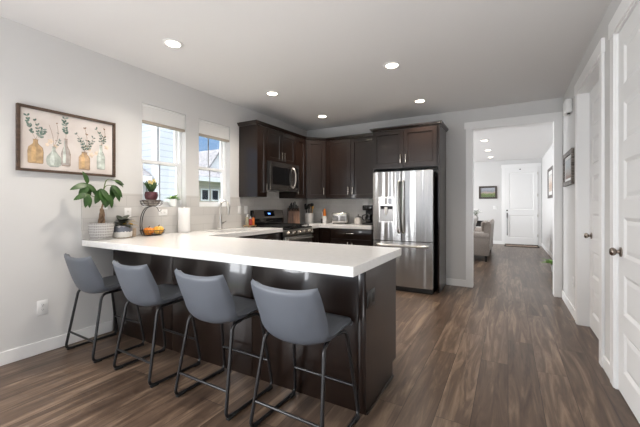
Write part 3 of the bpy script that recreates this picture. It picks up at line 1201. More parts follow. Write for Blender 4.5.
# grates: three of them
for k in range(3):
    x0, x1 = .03 + k * (w - .06) / 3 + .004, .03 + (k + 1) * (w - .06) / 3 - .004
    mb = MB()
    zt, zb_ = .962, .9305
    for x in (x0 + .006, x1 - .006, .5 * (x0 + x1)):
        mb.box((x - .006, .03, zt - .012), (x + .006, .52, zt))
    for y in (.036, .16, .275, .39, .514):
        mb.box((x0, y - .006, zt - .012), (x1, y + .006, zt))
    for x in (x0 + .006, x1 - .006):
        for y in (.036, .514):
            mb.box((x - .007, y - .007, zb_), (x + .007, y + .007, zt - .010))
    mb.build('grate', M['castiron'], root, smooth=False)
    for y in (.16, .39):
        if k == 1 and y == .39:
            continue
        MB().lathe([(.045, .9305), (.045, .938), (.032, .940), (.032, .946), (0, .947)], c=(.5 * (x0 + x1), y + .0, 0), seg=20).build('burner', M['castiron'], root)

# ---- microwave
root = thing('microwave', 'stainless over the range microwave with curved handle', 'microwave', (XL + .40, RY0 + .004, 1.492), LR)
w = .757
h = .43
MB().box((0, .0, 0), (w, .385, h)).build('microwave_body', M['blackplas'], root, smooth=False)
mb = MB()
mb.slab(1, [0, .045, w * .70, w], [.0, .085, h - .075, h], lambda x, z: not (.045 < x < w * .70 and .085 < z < h - .075), -.02, -.0005)
d = mb.build('door', M['msteel'], root, smooth=False)
MB().box((.045, -.014, .085), (w * .70, -.002, h - .075)).build('door_window', M['blackgloss'], d, smooth=False)
pts = [(w * .76, -.018, .05), (w * .77, -.045, .08), (w * .775, -.066, .15), (w * .775, -.070, .215), (w * .775, -.066, .28), (w * .77, -.045, .345), (w * .76, -.018, .375)]
MB().tube(catmull(pts, 5), .013, seg=12).build('handle', M['nickel'], d, ang=60)
MB().box((w * .84, -.0215, .06), (w - .03, -.0202, h - .05)).build('keypad', M['blackgloss'], d, smooth=False)
MB().box((.03, .03, -.006), (w - .03, .30, -.0002)).build('vent_grille', M['dsteel'], root, smooth=False)

# ---- fridge
fx0, fx1, fyf = -1.806, -.912, 4.80
root = thing('refrigerator', 'stainless french door refrigerator with water dispenser', 'refrigerator', (fx0, fyf, 0))
W = fx1 - fx0
H = 1.762
MB().box((.012, .085, .03), (W - .012, .70, H - .012), bev=.004).build('fridge_body', M['dsteel'], root)
MB().box((.02, .03, .0), (W - .02, .65, .07), bev=.003).build('kick_plate', M['blackplas'], root)


def curved_front(x0, x1, z0, z1, bow=.016, n=10):
    """panel whose front bows out across the whole fridge width"""
    mb = MB()
    pts = []
    for i in range(n + 1):
        x = x0 + (x1 - x0) * i / n
        s = (x - W / 2) / (W / 2)
        pts.append((x, bow * s * s))
    edge = .008
    pts = [(x0, pts[0][1] + edge)] + [(x0 + .004 if i == 0 else (x1 - .004 if i == n else p[0]), p[1]) for i, p in enumerate(pts)] + [(x1, pts[-1][1] + edge)]
    pts += [(x1, .08), (x0, .08)]
    return mb.prism(pts, 2, z0, z1)


zs = .735
gapm = W / 2
dl_ = curved_front(.003, gapm - .003, zs + .006, H)
dL = dl_.build('door', M['steel'], root, ang=25)
dR = curved_front(gapm + .003, W - .003, zs + .006, H).build('door', M['steel'], root, ang=25)
dD = curved_front(.003, W - .003, .075, zs - .006).build('freezer_drawer', M['steel'], root, ang=25)
for dd, x in ((dL, gapm - .035), (dR, gapm + .035)):
    pts = [(x, .0, .86), (x, -.035, .875), (x, -.052, .92), (x, -.058, 1.2), (x, -.052, 1.56), (x, -.035, 1.605), (x, .0, 1.62)]
    MB().tube(catmull(pts, 6), .014, seg=14).build('handle', M['steel2'], dd, ang=60)
pts = [(.07, .01, .672), (.085, -.035, .672), (.14, -.052, .672), (W / 2, -.058, .672), (W - .14, -.052, .672), (W - .085, -.035, .672), (W - .07, .01, .672)]
MB().tube(catmull(pts, 6), .014, seg=14).build('handle', M['steel2'], dD, ang=60)
# dispenser
mb = MB()
a0, a1, z0, z1 = .105, .345, 1.005, 1.39
mb.slab(1, [a0, a0 + .018, a1 - .018, a1], [z0, z0 + .02, 1.255, z1], lambda x, z: not (a0 + .018 < x < a1 - .018 and z0 + .02 < z < 1.255), -.006, .012)
ds = mb.build('dispenser', M['msteel'], dL, smooth=False)
MB().box((a0 + .018, .001, z0 + .02), (a1 - .018, .010, 1.255)).build('dispenser_recess', M['dsteel'], ds, smooth=False)
MB().box((a0 + .03, -.004, 1.205), (a1 - .03, .0009, 1.254), bev=.002).build('nozzle', M['blackplas'], ds)
MB().box((a0 + .09, -.012, 1.12), (a0 + .135, .0005, 1.235), bev=.004).build('paddle', M['whitep'], ds)
MB().box((a0 + .03, -.008, 1.275), (a1 - .03, -.0062, 1.37)).build('dispenser_display', M['steel'], ds, smooth=False)
for x in (.03, W - .11):
    MB().box((x, .03, H - .012), (x + .08, .14, H + .012), bev=.004).build('hinge_cover', M['dsteel'], root)


# ------------------------------------------------------------------ bar stools
def lerp_table(tab, t):
    n = len(tab) - 1
    x = t * n
    i = min(int(x), n - 1)
    f = x - i
    p0, p1, p2, p3 = tab[max(i - 1, 0)], tab[i], tab[i + 1], tab[min(i + 2, n)]
    return [.5 * ((2 * b) + (c - a) * f + (2 * a - 5 * b + 4 * c - d_) * f * f + (3 * b - a - 3 * c + d_) * f ** 3) for a, b, c, d_ in zip(p0, p1, p2, p3)]


#        y     z     half  dz    dy
SHELL = [(.212, .532, .190, .000, .00),
         (.205, .558, .203, .000, .00),
         (.13, .566, .213, .002, .00),
         (.05, .558, .216, .008, .00),
         (-.03, .541, .219, .022, .00),
         (-.10, .527, .222, .046, .008),
         (-.16, .541, .228, .062, .038),
         (-.200, .610, .231, .055, .062),
         (-.226, .692, .232, .042, .056),
         (-.245, .772, .230, .030, .044),
         (-.256, .830, .222, .022, .034)]


def shell_point(t, v):
    y, z, hw, dz, dy = lerp_table(SHELL, t)
    e = abs(v) ** 2.4
    return Vector((hw * v * (1 - .03 * e), y + dy * e, z + dz * e))


def shell_layer(t0, t1, vmax, off0, off1, nt=44, nv=26, edge=.8):
    """closed pad between two offsets of the bucket surface"""
    P, Nn = [], []
    for i in range(nt + 1):
        t = t0 + (t1 - t0) * i / nt
        for k in range(nv + 1):
            v = vmax * (2 * k / nv - 1)
            # rounded top and front corners
            q = shell_point(t, v)
            e = 1e-3
            du = shell_point(min(t + e, 1), v) - shell_point(max(t - e, 0), v)
            dv = shell_point(t, v + e) - shell_point(t, v - e)
            n = dv.cross(du)
            n = n.normalized()
            P.append(q)
            Nn.append(n)
    m = nv + 1
    up = Nn[(nt // 4) * m + nv // 2]
    sg = 1 if up.z > 0 else -1
    vs, fs = [], []
    for j, o in enumerate((off0, off1)):
        for i in range(nt + 1):
            for k in range(m):
                r = min(min(i, nt - i) / 2.0, min(k, nv - k) / 2.0, 1)
                oo = o if j == 0 else off0 + (o - off0) * math.sqrt(max(0, 1 - (1 - r) ** 2)) if True else o
                vs.append(P[i * m + k] + Nn[i * m + k] * sg * oo)
    K = (nt + 1) * m
    for i in range(nt):
        for k in range(nv):
            a = i * m + k
            fs.append([a, a + 1, a + m + 1, a + m])
            fs.append([K + a, K + a + m, K + a + m + 1, K + a + 1])
    return vs, fs


def make_stool():
    root = thing('bar_stool', '', 'stool')
    vs, fs = shell_layer(0, 1, 1.0, .004, -.016)
    MB().add(vs, fs).build('seat_shell', M['leather'], root, ang=75)
    vs, fs = shell_layer(.025, .985, .955, .003, .026)
    MB().add(vs, fs).build('seat_pad', M['leatherin'], root, ang=75)
    for s in (-1, 1):
        path = [(s * .150, .02, .5195), (s * .196, -.128, .527), (s * .232, -.216, .0125), (s * .232, .214, .0125), (s * .190, .135, .532), (s * .150, .02, .5195)]
        fr_ = MB().tube(fillet(path, .05, 8), .0105, seg=12).build('leg_frame', M['blackm'], root, ang=60)
        for y, q in ((-.175, -1), (.175, 1)):
            MB().box((s * .232 - .013, y - .028, 0), (s * .232 + .013, y + .028, .020), bev=.004).build('foot_pad', M['rubber'], fr_)
    MB().cyl((-.222, -.188, .158), (.222, -.188, .158), .0085, seg=12).build('stretcher', M['blackm'], root)
    MB().cyl((-.220, .184, .195), (.220, .184, .195), .0085, seg=12).build('footrest', M['blackm'], root)
    MB().box((-.155, -.02, .511), (.155, .06, .523), bev=.004).build('seat_bracket', M['blackm'], root)
    return root


stool = make_stool()
for i, (x, y, a, l) in enumerate((( -3.092, 1.611, -1.5, 'grey bucket seat bar stool nearest the left wall'),
                                  (-2.365, 1.616, -2.0, 'grey bucket seat bar stool second from the left wall'),
                                  (-1.652, 1.618, -1.0, 'grey bucket seat bar stool third from the left wall'),
                                  (-1.010, 1.617, -2.0, 'grey bucket seat bar stool nearest the right end of the peninsula'))):
    o = stool if i == 0 else copy_tree(stool)
    o.location = (x, y, 0)
    o.rotation_euler = (0, 0, R(a))
    o['label'] = l
    o['group'] = 'bar stools along the peninsula'


# ------------------------------------------------------------------ wall plates
def plate(name, label, cat, loc, rotz, w=.072, h=.116, kind='outlet', group=None):
    root = thing(name, label, cat, loc, rotz, group=group)
    MB().box((-w / 2, -.006, -h / 2), (w / 2, 0, h / 2), bev=.003).build('cover_plate', M['whitep'], root)
    if kind == 'outlet':
        cs = [(0, -.020), (0, .020)] if h > w else [(-.020, 0), (.020, 0)]
        for cx, cz in cs:
            r_ = MB().box((cx - .014, -.0075, cz - .014), (cx + .014, -.0062, cz + .014), bev=.0006).build('socket', M['whitep'], root)
            mb = MB()
            for k in (-1, 1):
                if h > w:
                    mb.box((cx + k * .006 - .0011, -.0080, cz - .001), (cx + k * .006 + .0011, -.00752, cz + .008))
                else:
                    mb.box((cx - .001, -.0080, cz + k * .006 - .0011), (cx + .008, -.00752, cz + k * .006 + .0011))
            mb.lathe([(.0022, 0), (.0022, .0006)], c=(cx, -.00752, cz - .007) if h > w else (cx - .007, -.00752, cz), seg=10, mtx=Matrix.Rotation(R(90), 3, 'X'))
            mb.build('socket_slots', M['slot'], r_)
    else:
        n = max(1, round(w / .06) - 0) if w > .1 else 1
        for k in range(n):
            cx = (k - (n - 1) / 2) * .046
            MB().box((cx - .016, -.0085, -.033), (cx + .016, -.0062, .033), bev=.001).build('rocker', M['whitep'], root)
    return root


LW = XL + .001
TW = XL + .0095
plate('wall_outlet', 'white outlet low on the left wall above the baseboard', 'outlet', (LW, 1.287, .386), LR, w=.078, h=.125)
plate('wall_outlet', 'white outlet on the tile behind the dark leafy plant', 'outlet', (TW, 2.012, 1.175), LR)
plate('wall_outlet', 'wide white outlet on the tile below the left window', 'outlet', (TW, 2.415, 1.178), LR, w=.116, h=.072)
plate('wall_switch', 'white switch plate on the tile right of the faucet', 'switch', (TW, 3.664, 1.195), LR, w=.072, h=.116, kind='switch')
plate('wall_switch', 'white switch plate on the tile behind the soap bottles', 'switch', (TW, 3.80, 1.195), LR, w=.072, h=.116, kind='switch')
plate('wall_outlet', 'white outlet low on the right wall beside the hall opening', 'outlet', (XR - .001, 4.69, .39), R(-90))
plate('wall_switch', 'white switch plate between hall picture and front door', 'switch', (-.375, YF - .001, 1.20), 0, w=.116, h=.116, kind='switch')

# door chime on the right wall
root = thing('door_chime', 'white door chime box high on the right wall', 'chime', (XR - .001, 4.86, 2.42), R(-90))
MB().box((-.11, -.070, -.085), (.11, 0, .085), bev=.02, seg=3).build('chime_cover', M['whitep'], root)
MB().box((.05, -.05, -.097), (.10, -.02, -.0855), bev=.003).build('sensor', M['blackplas'], root)


# ------------------------------------------------------------------ pictures
def frame_mb(w, h, fwid, dep):
    mb = MB()
    mb.slab(1, [-w / 2, -w / 2 + fwid, w / 2 - fwid, w / 2], [-h / 2, -h / 2 + fwid, h / 2 - fwid, h / 2],
            lambda x, z: not (abs(x) < w / 2 - fwid and abs(z) < h / 2 - fwid), -dep, 0)
    return mb


root = thing('botanical_picture', 'wide walnut framed print of five vases with sprigs on the left wall', 'picture', (LW, 1.4935, 1.812), LR)
PW, PH = .767, .542
frame_mb(PW, PH, .021, .032).build('picture_frame', M['frame'], root, smooth=False)
art_cols = [(.50, .35, .20), (.46, .50, .45), (.42, .38, .35), (.50, .35, .22), (.50, .55, .50), (.13, .19, .16), (.25, .30, .27), (.30, .19, .12), (.72, .60, .47), (.26, .17, .09), (.62, .42, .22), (.60, .64, .60)]
art_m = [M['canvas']] + [noise_color(mat('watercolour_ink', c, rough=.95), tuple(v * .82 for v in c), tuple(min(1, v * 1.22) for v in c), nscale=26) for c in art_cols]
mb = MB()
mb.box((-PW / 2 + .022, -.012, -PH / 2 + .022), (PW / 2 - .022, -.001, PH / 2 - .022))
lay = [-.0126]


def ink(pts, mi):
    lay[0] -= .00002
    y = lay[0]
    mb.add([(p[0], y, p[1]) for p in pts], [list(range(len(pts)))], mi)


def ax(t):
    return -PW / 2 + t * PW


def az(f):
    return -PH / 2 + f * PH


def bottle(t, f0, f1, prof, mi, dark, light):
    """prof: list of (half width, height fraction)"""
    x, z0, z1 = ax(t), az(f0), az(f1)
    L_ = [(x - w_, z0 + (z1 - z0) * q) for w_, q in prof]
    Rr = [(x + w_, z0 + (z1 - z0) * q) for w_, q in prof][::-1]
    ink(L_ + Rr, mi)
    ink([(x + (p[0] - x) * .30 - .012, p[1] * .8 + .2 * (z0 + z1) / 2) for p in L_ + Rr], light)
    n = len(L_)
    ink([(x - prof[0][0], z0), (x + prof[0][0], z0), (x + prof[0][0] * .9, z0 + .004), (x - prof[0][0] * .9, z0 + .004)], dark)
    ink([(x - prof[-1][0], z1 - .004), (x + prof[-1][0], z1 - .004), (x + prof[-1][0], z1), (x - prof[-1][0], z1)], dark)
    # dark right edge
    ed = Rr[::-1]
    ink([p for p in ed] + [(p[0] - .003, p[1]) for p in ed[::-1]], dark)


def flat_leaf(x, z, a, ln, wd, mi):
    c, s = math.cos(a), math.sin(a)
    pts = []
    for q, w_ in ((0, 0), (.3, .8), (.6, 1), (.85, .6), (1, 0), (.85, -.6), (.6, -1), (.3, -.8)):
        pts.append((x + c * ln * q - s * wd * .5 * w_, z + s * ln * q + c * wd * .5 * w_))
    ink(pts, mi)


def sprig(t, f, t2, f2, n, ln, mi, stemm=8, bend=.02):
    x0, z0, x1, z1 = ax(t), az(f), ax(t2), az(f2)
    P = []
    for i in range(13):
        q = i / 12
        P.append((x0 + (x1 - x0) * q + bend * math.sin(math.pi * q), z0 + (z1 - z0) * q))
    ink([(p[0] - .0012, p[1]) for p in P] + [(p[0] + .0012, p[1]) for p in P[::-1]], stemm)
    a0 = math.atan2(z1 - z0, x1 - x0)
    for i in range(n):
        q = .25 + .75 * i / max(1, n - 1)
        p = P[min(12, int(q * 12))]
        for sgn in (-1, 1):
            flat_leaf(p[0], p[1], a0 + sgn * (.8 + random.uniform(-.55, .35)), ln * random.uniform(.6, 1.1), ln * .46, mi if random.random() < .7 else 7)


def blossom(t, f, r):
    x, z = ax(t), az(f)
    ink([(x + r * (1 + .25 * math.cos(5 * a)) * math.cos(a), z + r * (1 + .25 * math.cos(5 * a)) * math.sin(a)) for a in [2 * math.pi * k / 40 for k in range(40)]], 9)


blossom(.30, .50, .020); blossom(.35, .43, .017); blossom(.27, .44, .014)
blossom(.72, .36, .022); blossom(.78, .40, .018); blossom(.90, .53, .020); blossom(.70, .45, .015)
sprig(.165, .50, .09, .84, 7, .034, 6, bend=-.01); sprig(.165, .50, .22, .66, 6, .034, 6); sprig(.165, .50, .155, .78, 5, .030, 6)
sprig(.33, .42, .285, .76, 0, .02, 6, bend=.01); sprig(.33, .42, .36, .80, 3, .014, 8); sprig(.33, .42, .38, .52, 3, .026, 7)
sprig(.448, .57, .435, .90, 8, .034, 6, bend=.006)
sprig(.642, .39, .56, .68, 5, .028, 7); sprig(.642, .39, .65, .80, 4, .022, 8); sprig(.642, .39, .74, .66, 5, .026, 7); sprig(.642, .39, .60, .56, 4, .028, 6); sprig(.642, .39, .69, .58, 4, .026, 6)
sprig(.83, .55, .78, .82, 5, .028, 6); sprig(.83, .55, .87, .84, 3, .02, 8); sprig(.83, .55, .86, .70, 4, .024, 6)
bottle(.163, .128, .50, [(.048, 0), (.053, .04), (.055, .5), (.048, .68), (.022, .80), (.016, .86), (.016, .96), (.020, 1)], 1, 10, 11)
bottle(.331, .096, .42, [(.03, 0), (.05, .10), (.058, .30), (.050, .50), (.026, .68), (.011, .82), (.010, .96), (.014, 1)], 2, 7, 12)
bottle(.448, .128, .576, [(.032, 0), (.036, .04), (.037, .45), (.028, .60), (.014, .72), (.011, .80), (.011, .97), (.014, 1)], 3, 8, 12)
bottle(.642, .093, .395, [(.044, 0), (.047, .05), (.047, .68), (.036, .80), (.024, .88), (.022, .96), (.025, 1)], 4, 10, 11)
bottle(.83, .124, .556, [(.034, 0), (.037, .04), (.037, .50), (.026, .66), (.013, .76), (.011, .96), (.014, 1)], 5, 7, 12)
mb.build('canvas_print', art_m, root, smooth=False)


def hall_picture(name, label, loc, rotz, w, h, fwid, fm, artm, matw=.0):
    root = thing(name, label, 'picture', loc, rotz)
    frame_mb(w, h, fwid, .028).build('picture_frame', fm, root, smooth=False)
    if matw:
        MB().slab(1, [-w / 2 + fwid, -w / 2 + fwid + matw, w / 2 - fwid - matw, w / 2 - fwid], [-h / 2 + fwid, -h / 2 + fwid + matw, h / 2 - fwid - matw, h / 2 - fwid],
                  lambda x, z: not (abs(x) < w / 2 - fwid - matw and abs(z) < h / 2 - fwid - matw), -.012, -.008)\
            .build('picture_mat', M['whitep'], root, smooth=False)
    MB().box((-w / 2 + fwid, -.008, -h / 2 + fwid), (w / 2 - fwid, -.001, h / 2 - fwid)).build('picture_print', artm, root, smooth=False)
    MB().box((-w / 2 + fwid, -.0185, -h / 2 + fwid), (w / 2 - fwid, -.017, h / 2 - fwid)).build('picture_glass', M['picglass'], root, smooth=False)


M['picglass'] = glass_material('picture_glass', gloss=.05)


def land_art(name, stops, axis_noise=3.0):
    """bands of colour from bottom to top broken up by noise"""
    m = mat(name, (.5, .5, .5), rough=.8)
    nt = m.node_tree
    L = nt.links.new
    b = nt.nodes['Principled BSDF']
    tc = nt.nodes.new('ShaderNodeTexCoord')
    n = N(nt, 'ShaderNodeTexNoise', Scale=axis_noise * 4, Detail=4.0)
    L(tc.outputs['Object'], n.inputs['Vector'])
    sx = nt.nodes.new('ShaderNodeSeparateXYZ')
    L(tc.outputs['Generated'], sx.inputs[0])
    a = nt.nodes.new('ShaderNodeMath')
    a.operation = 'MULTIPLY_ADD'
    a.inputs[1].default_value = .5
    L(n.outputs['Fac'], a.inputs[0])
    L(sx.outputs[2], a.inputs[2])
    s_ = nt.nodes.new('ShaderNodeMath')
    s_.operation = 'SUBTRACT'
    s_.inputs[1].default_value = .25
    L(a.outputs[0], s_.inputs[0])
    r = nt.nodes.new('ShaderNodeValToRGB')
    e = r.color_ramp.elements
    e[0].position, e[0].color = stops[0][0], (*stops[0][1], 1)
    e[1].position, e[1].color = stops[-1][0], (*stops[-1][1], 1)
    for p, c in stops[1:-1]:
        k = e.new(p)
        k.color = (*c, 1)
    L(s_.outputs[0], r.inputs[0])
    L(r.outputs[0], b.inputs['Base Color'])
    return m


M['darkframe'] = mat('dark_frame', (.055, .042, .034), rough=.4)
M['rustframe'] = noise_color(mat('weathered_frame', (.16, .14, .12), rough=.6), (.07, .058, .048), (.22, .19, .165), scale=(2, 2, 9), nscale=8)
a1_ = land_art('meadow_print', [(.1, (.10, .16, .05)), (.35, (.20, .26, .08)), (.5, (.45, .35, .33)), (.62, (.25, .28, .30)), (.85, (.38, .40, .46))])
a2_ = land_art('beach_print', [(.1, (.30, .20, .15)), (.35, (.45, .42, .40)), (.6, (.50, .54, .55)), (.9, (.58, .62, .64))])
a3_ = land_art('portrait_print', [(.1, (.62, .56, .50)), (.4, (.55, .40, .32)), (.6, (.70, .64, .58)), (.9, (.66, .66, .66))])
hall_picture('framed_picture', 'small dark framed landscape picture left of the front door', (-.586, YF - .001, 1.705), 0, .54, .42, .055, M['darkframe'], a1_)
hall_picture('framed_picture', 'weathered framed picture on the right wall beside the hall opening', (XR - .001, 4.985, 1.705), R(-90), .68, .405, .05, M['rustframe'], a2_, .035)
hall_picture('framed_picture', 'tall dark framed picture on the wall inside the hall', (XH - .001, 9.85, 1.82), R(-90), 1.10, .74, .07, M['darkframe'], a3_, .09)


# ------------------------------------------------------------------ plants on the peninsula
def pot_material():
    m = mat('patterned_pot', (.6, .58, .56), rough=.6)
    nt = m.node_tree
    L = nt.links.new
    b = nt.nodes['Principled BSDF']
    tc = nt.nodes.new('ShaderNodeTexCoord')
    sx = nt.nodes.new('ShaderNodeSeparateXYZ')
    L(tc.outputs['Object'], sx.inputs[0])
    at = nt.nodes.new('ShaderNodeMath')
    at.operation = 'ARCTAN2'
    L(sx.outputs[1], at.inputs[0])
    L(sx.outputs[0], at.inputs[1])
    cx = nt.nodes.new('ShaderNodeCombineXYZ')
    L(at.outputs[0], cx.inputs[0])
    L(sx.outputs[2], cx.inputs[1])
    mp = nt.nodes.new('ShaderNodeMapping')
    mp.inputs['Scale'].default_value = (44 / 6.283, 40, 1)
    L(cx.outputs[0], mp.inputs[0])
    v = N(nt, 'ShaderNodeTexVoronoi', Scale=1.0, Randomness=.15)
    v.feature = 'DISTANCE_TO_EDGE'
    L(mp.outputs[0], v.inputs['Vector'])
    r = nt.nodes.new('ShaderNodeValToRGB')
    r.color_ramp.elements[0].position = .05
    r.color_ramp.elements[1].position = .16
    r.color_ramp.elements[0].color = (.56, .55, .535, 1)
    r.color_ramp.elements[1].color = (.28, .27, .26, 1)
    L(v.outputs['Distance'], r.inputs[0])
    L(r.outputs[0], b.inputs['Base Color'])
    bp = N(nt, 'ShaderNodeBump', Strength=.5, Distance=.004)
    bp.invert = True
    L(v.outputs['Distance'], bp.inputs['Height'])
    L(bp.outputs[0], b.inputs['Normal'])
    return m


Z = CT1 + .001
cx_, cy_ = -3.325, 1.69
root = thing('money_tree', 'leafy potted money tree at the wall end of the peninsula', 'plant', (cx_, cy_, Z))
MB().lathe([(.088, 0), (.095, .004), (.097, .012), (.0, .012)], seg=36).build('saucer', mat('grey_saucer', (.40, .39, .38), rough=.6), root, ang=50)
MB().lathe([(.078, .0125), (.090, .03), (.100, .08), (.104, .130), (.103, .158), (.096, .158), (.094, .145), (.0, .145)], seg=40).build('pot', pot_material(), root, ang=50)
MB().lathe([(.092, .1455), (.092, .148), (0, .152)], seg=30).build('soil', M['soil'], root)
mb = MB()
for k in range(4):      # braided trunk
    pts = []
    for i in range(15):
        t = i / 14
        a = k * math.pi / 2 + t * 4.2
        r = .022 * (1 - .75 * t)
        pts.append((r * math.cos(a) + .004, r * math.sin(a) + .004 * k * t, .147 + .145 * t))
    mb.tube(pts, [.013 - .006 * (i / 14) for i in range(15)], seg=10)
mb.tube(catmull([(.0, .0, .28), (.004, .012, .34), (-.002, .016, .40), (.0, .02, .44)], 5), [.007] * 15 + [.005])
mb.build('trunk', M['trunk'], root, ang=60)
MB().box((.018, .008, .285), (.022, .046, .308), bev=.001).build('plant_tag', M['whitep'], root)
# stalks: (end point) and leaflets with chosen directions; +y is right in the photo, +x towards the room
stalks = [((.02, -.125, .515), [(-.85, -.25, .055, .16), (-.5, -.75, .065, .15), (.1, -.9, .06, .14), (.5, -.55, .058, .15), (-.2, .75, .05, .12)], (-.01, -.05, .42)),
          ((.05, -.145, .425), [(-.2, -1, .055, .13), (.2, -.9, .058, .13), (-.9, -.4, .05, .12)], (.01, -.06, .40)),
          ((.06, -.03, .475), [(-.35, -1, .07, .15), (.05, -1, .075, .16), (.4, -.8, .06, .14)], (.02, -.01, .46)),
          ((.03, .085, .515), [(.35, -.9, .075, .17), (.55, -.6, .07, .15), (.0, -1, .068, .16)], (.01, .03, .50)),
          ((-.01, .125, .565), [(.8, -.25, .05, .10), (.9, -.5, .045, .10)], (-.01, .05, .56)),
          ((.07, .03, .42), [(.3, -.95, .06, .13), (-.3, -.9, .06, .13)], (.03, .01, .41))]
mbs = MB()
for (e, lv, mid_) in stalks:
    mbs.tube(catmull([(0, .012, .40), mid_, e], 7), [.0048] * 8 + [.003] * 7, seg=8)
    for (h_, v_, wd, ln) in lv:
        d_ = Vector((random.uniform(.05, .5), h_, v_))
        MB().leaf(Vector(e), d_, ln, wd, nrm=(.8, .1, .55), droop=.45, fold=.12).build('leaf', M['leaf'], root, ang=80)
mbs.tube(catmull([(-.01, .125, .565), (.0, .17, .55), (.005, .20, .50)], 6), .0025, seg=6)
mbs.build('stem', M['stem'], root, ang=60)

# dark leaved plant in a glazed pot
root = thing('dark_leaf_plant', 'low dark leaved plant in a blue and white glazed pot', 'plant', (-3.335, 1.892, Z))
MB().lathe([(.066, 0), (.078, .006), (.086, .03), (.088, .07), (.086, .122), (.079, .122), (.078, .108), (0, .108)], seg=36).build('pot', None or [M['wall']], root, ang=50)
glz = mat('glazed_pot', (.7, .7, .7), rough=.28)
nt = glz.node_tree
tc = nt.nodes.new('ShaderNodeTexCoord')
sx = nt.nodes.new('ShaderNodeSeparateXYZ')
nt.links.new(tc.outputs['Object'], sx.inputs[0])
nn = N(nt, 'ShaderNodeTexNoise', Scale=38.0, Detail=2.0)
nt.links.new(tc.outputs['Object'], nn.inputs['Vector'])
ma = nt.nodes.new('ShaderNodeMath')
ma.operation = 'MULTIPLY_ADD'
ma.inputs[1].default_value = .045
nt.links.new(nn.outputs['Fac'], ma.inputs[0])
nt.links.new(sx.outputs[2], ma.inputs[2])
rp = nt.nodes.new('ShaderNodeValToRGB')
rp.color_ramp.interpolation = 'CONSTANT'
el = rp.color_ramp.elements
el[0].position, el[0].color = 0, (.38, .30, .22, 1)
el[1].position, el[1].color = .035, (.68, .67, .64, 1)
k = el.new(.083)
k.color = (.12, .13, .16, 1)
k = el.new(.132)
k.color = (.34, .33, .33, 1)
nt.links.new(ma.outputs[0], rp.inputs[0])
nt.links.new(rp.outputs[0], nt.nodes['Principled BSDF'].inputs['Base Color'])
root.children[0].data.materials[0] = glz
MB().lathe([(.077, .1085), (.077, .110), (0, .113)], seg=24).build('soil', M['soil'], root)
for i in range(26):
    a = i * 2.4
    el_ = .25 + .55 * (i / 26)
    d_ = Vector((math.cos(a) * math.cos(el_), math.sin(a) * math.cos(el_), math.sin(el_) * .8))
    if d_.x < -.35:
        d_.x *= .4
    ln = random.uniform(.10, .145) * (.45 if d_.y < -.2 else 1.08)
    yel = (i in (3, 8, 11, 16))
    MB().leaf((.012 * math.cos(a), .012 * math.sin(a), .118 + .002 * i), d_, ln, .062, droop=.8, fold=.1).build('leaf', M['leafyel'] if yel else M['leafdark'], root, ang=80)

o = MB().box((-.05, -.022, 0), (.05, .022, .088), bev=.004).build('wooden_recipe_box', noise_color(mat('light_wood', (.5, .38, .27), rough=.6), (.42, .32, .23), (.52, .42, .32), scale=(2, 12, 12), nscale=5), loc=(-3.385, 2.012, Z))
tag(o, 'small tan wooden box between dark plant and fruit stand', 'box')

# ---- two tier fruit stand
root = thing('fruit_stand', 'black wire two tier fruit stand on the worktop', 'fruit stand', (-3.315, 2.20, Z))


def ring(r, z, cx=0, cy=0, n=40):
    return [(cx + r * math.cos(2 * math.pi * k / n), cy + r * math.sin(2 * math.pi * k / n), z) for k in range(n)]


def wire_basket(cx, cy, z, r, h, name):
    mb = MB()
    mb.tube(ring(r, z + h, cx, cy), .0032, seg=8, closed=True)
    mb.tube(ring(r * .94, z + h * .5, cx, cy), .0022, seg=8, closed=True)
    mb.tube(ring(r * .72, z + .003, cx, cy), .003, seg=8, closed=True)
    for k in range(14):
        a = 2 * math.pi * k / 14
        c, s = math.cos(a), math.sin(a)
        mb.tube([(cx + c * r * .1, cy + s * r * .1, z + .003), (cx + c * r * .72, cy + s * r * .72, z + .003), (cx + c * r * .93, cy + s * r * .93, z + h * .45), (cx + c * r, cy + s * r, z + h)], .0018, seg=6)
    mb.tube(ring(r * .1, z + .003, cx, cy, 12), .002, seg=6, closed=True)
    return mb.build(name, M['blackm'], root, ang=60)


wire_basket(0, 0, .004, .122, .055, 'lower_basket')
wire_basket(0, -.01, .315, .112, .055, 'upper_basket')
mb = MB()
for dx in (-.016, .016):
    mb.tube(catmull([(dx, -.105, .006), (dx, -.128, .10), (dx, -.118, .21), (dx, -.075, .290), (dx, -.01, .315)], 7), .0042, seg=8)
mb.tube(catmull([(0, -.01, .315), (0, .045, .305), (0, .075, .262), (0, .095, .262), (0, .10, .278)], 6), .003, seg=8)
mb.build('arm', M['blackm'], root, ang=60)


def pumpkin(loc, r, h, m, label):
    root = thing('pumpkin', label, 'pumpkin', loc, group='small pumpkins in the fruit stand')
    prof = []
    for i in range(15):
        t = math.pi * (i / 14)
        rr = r * (math.sin(t) ** .8) if 0 < i < 14 else .0001
        zz = h / 2 - h / 2 * math.cos(t) - (.10 * h * math.exp(-((i - 14) / 2.0) ** 2))
        prof.append((rr, zz))
    MB().lathe(prof, seg=64, cap=False, rib=.14, ribn=9).build('flesh', m, root, ang=80)
    MB().tube(catmull([(0, 0, h * .86), (.003, .002, h * 1.0), (.012, .006, h * 1.1)], 4), [.008, .007, .006, .006, .005, .005, .005, .005, .006], seg=8).build('stalk', M['trunk'], root)


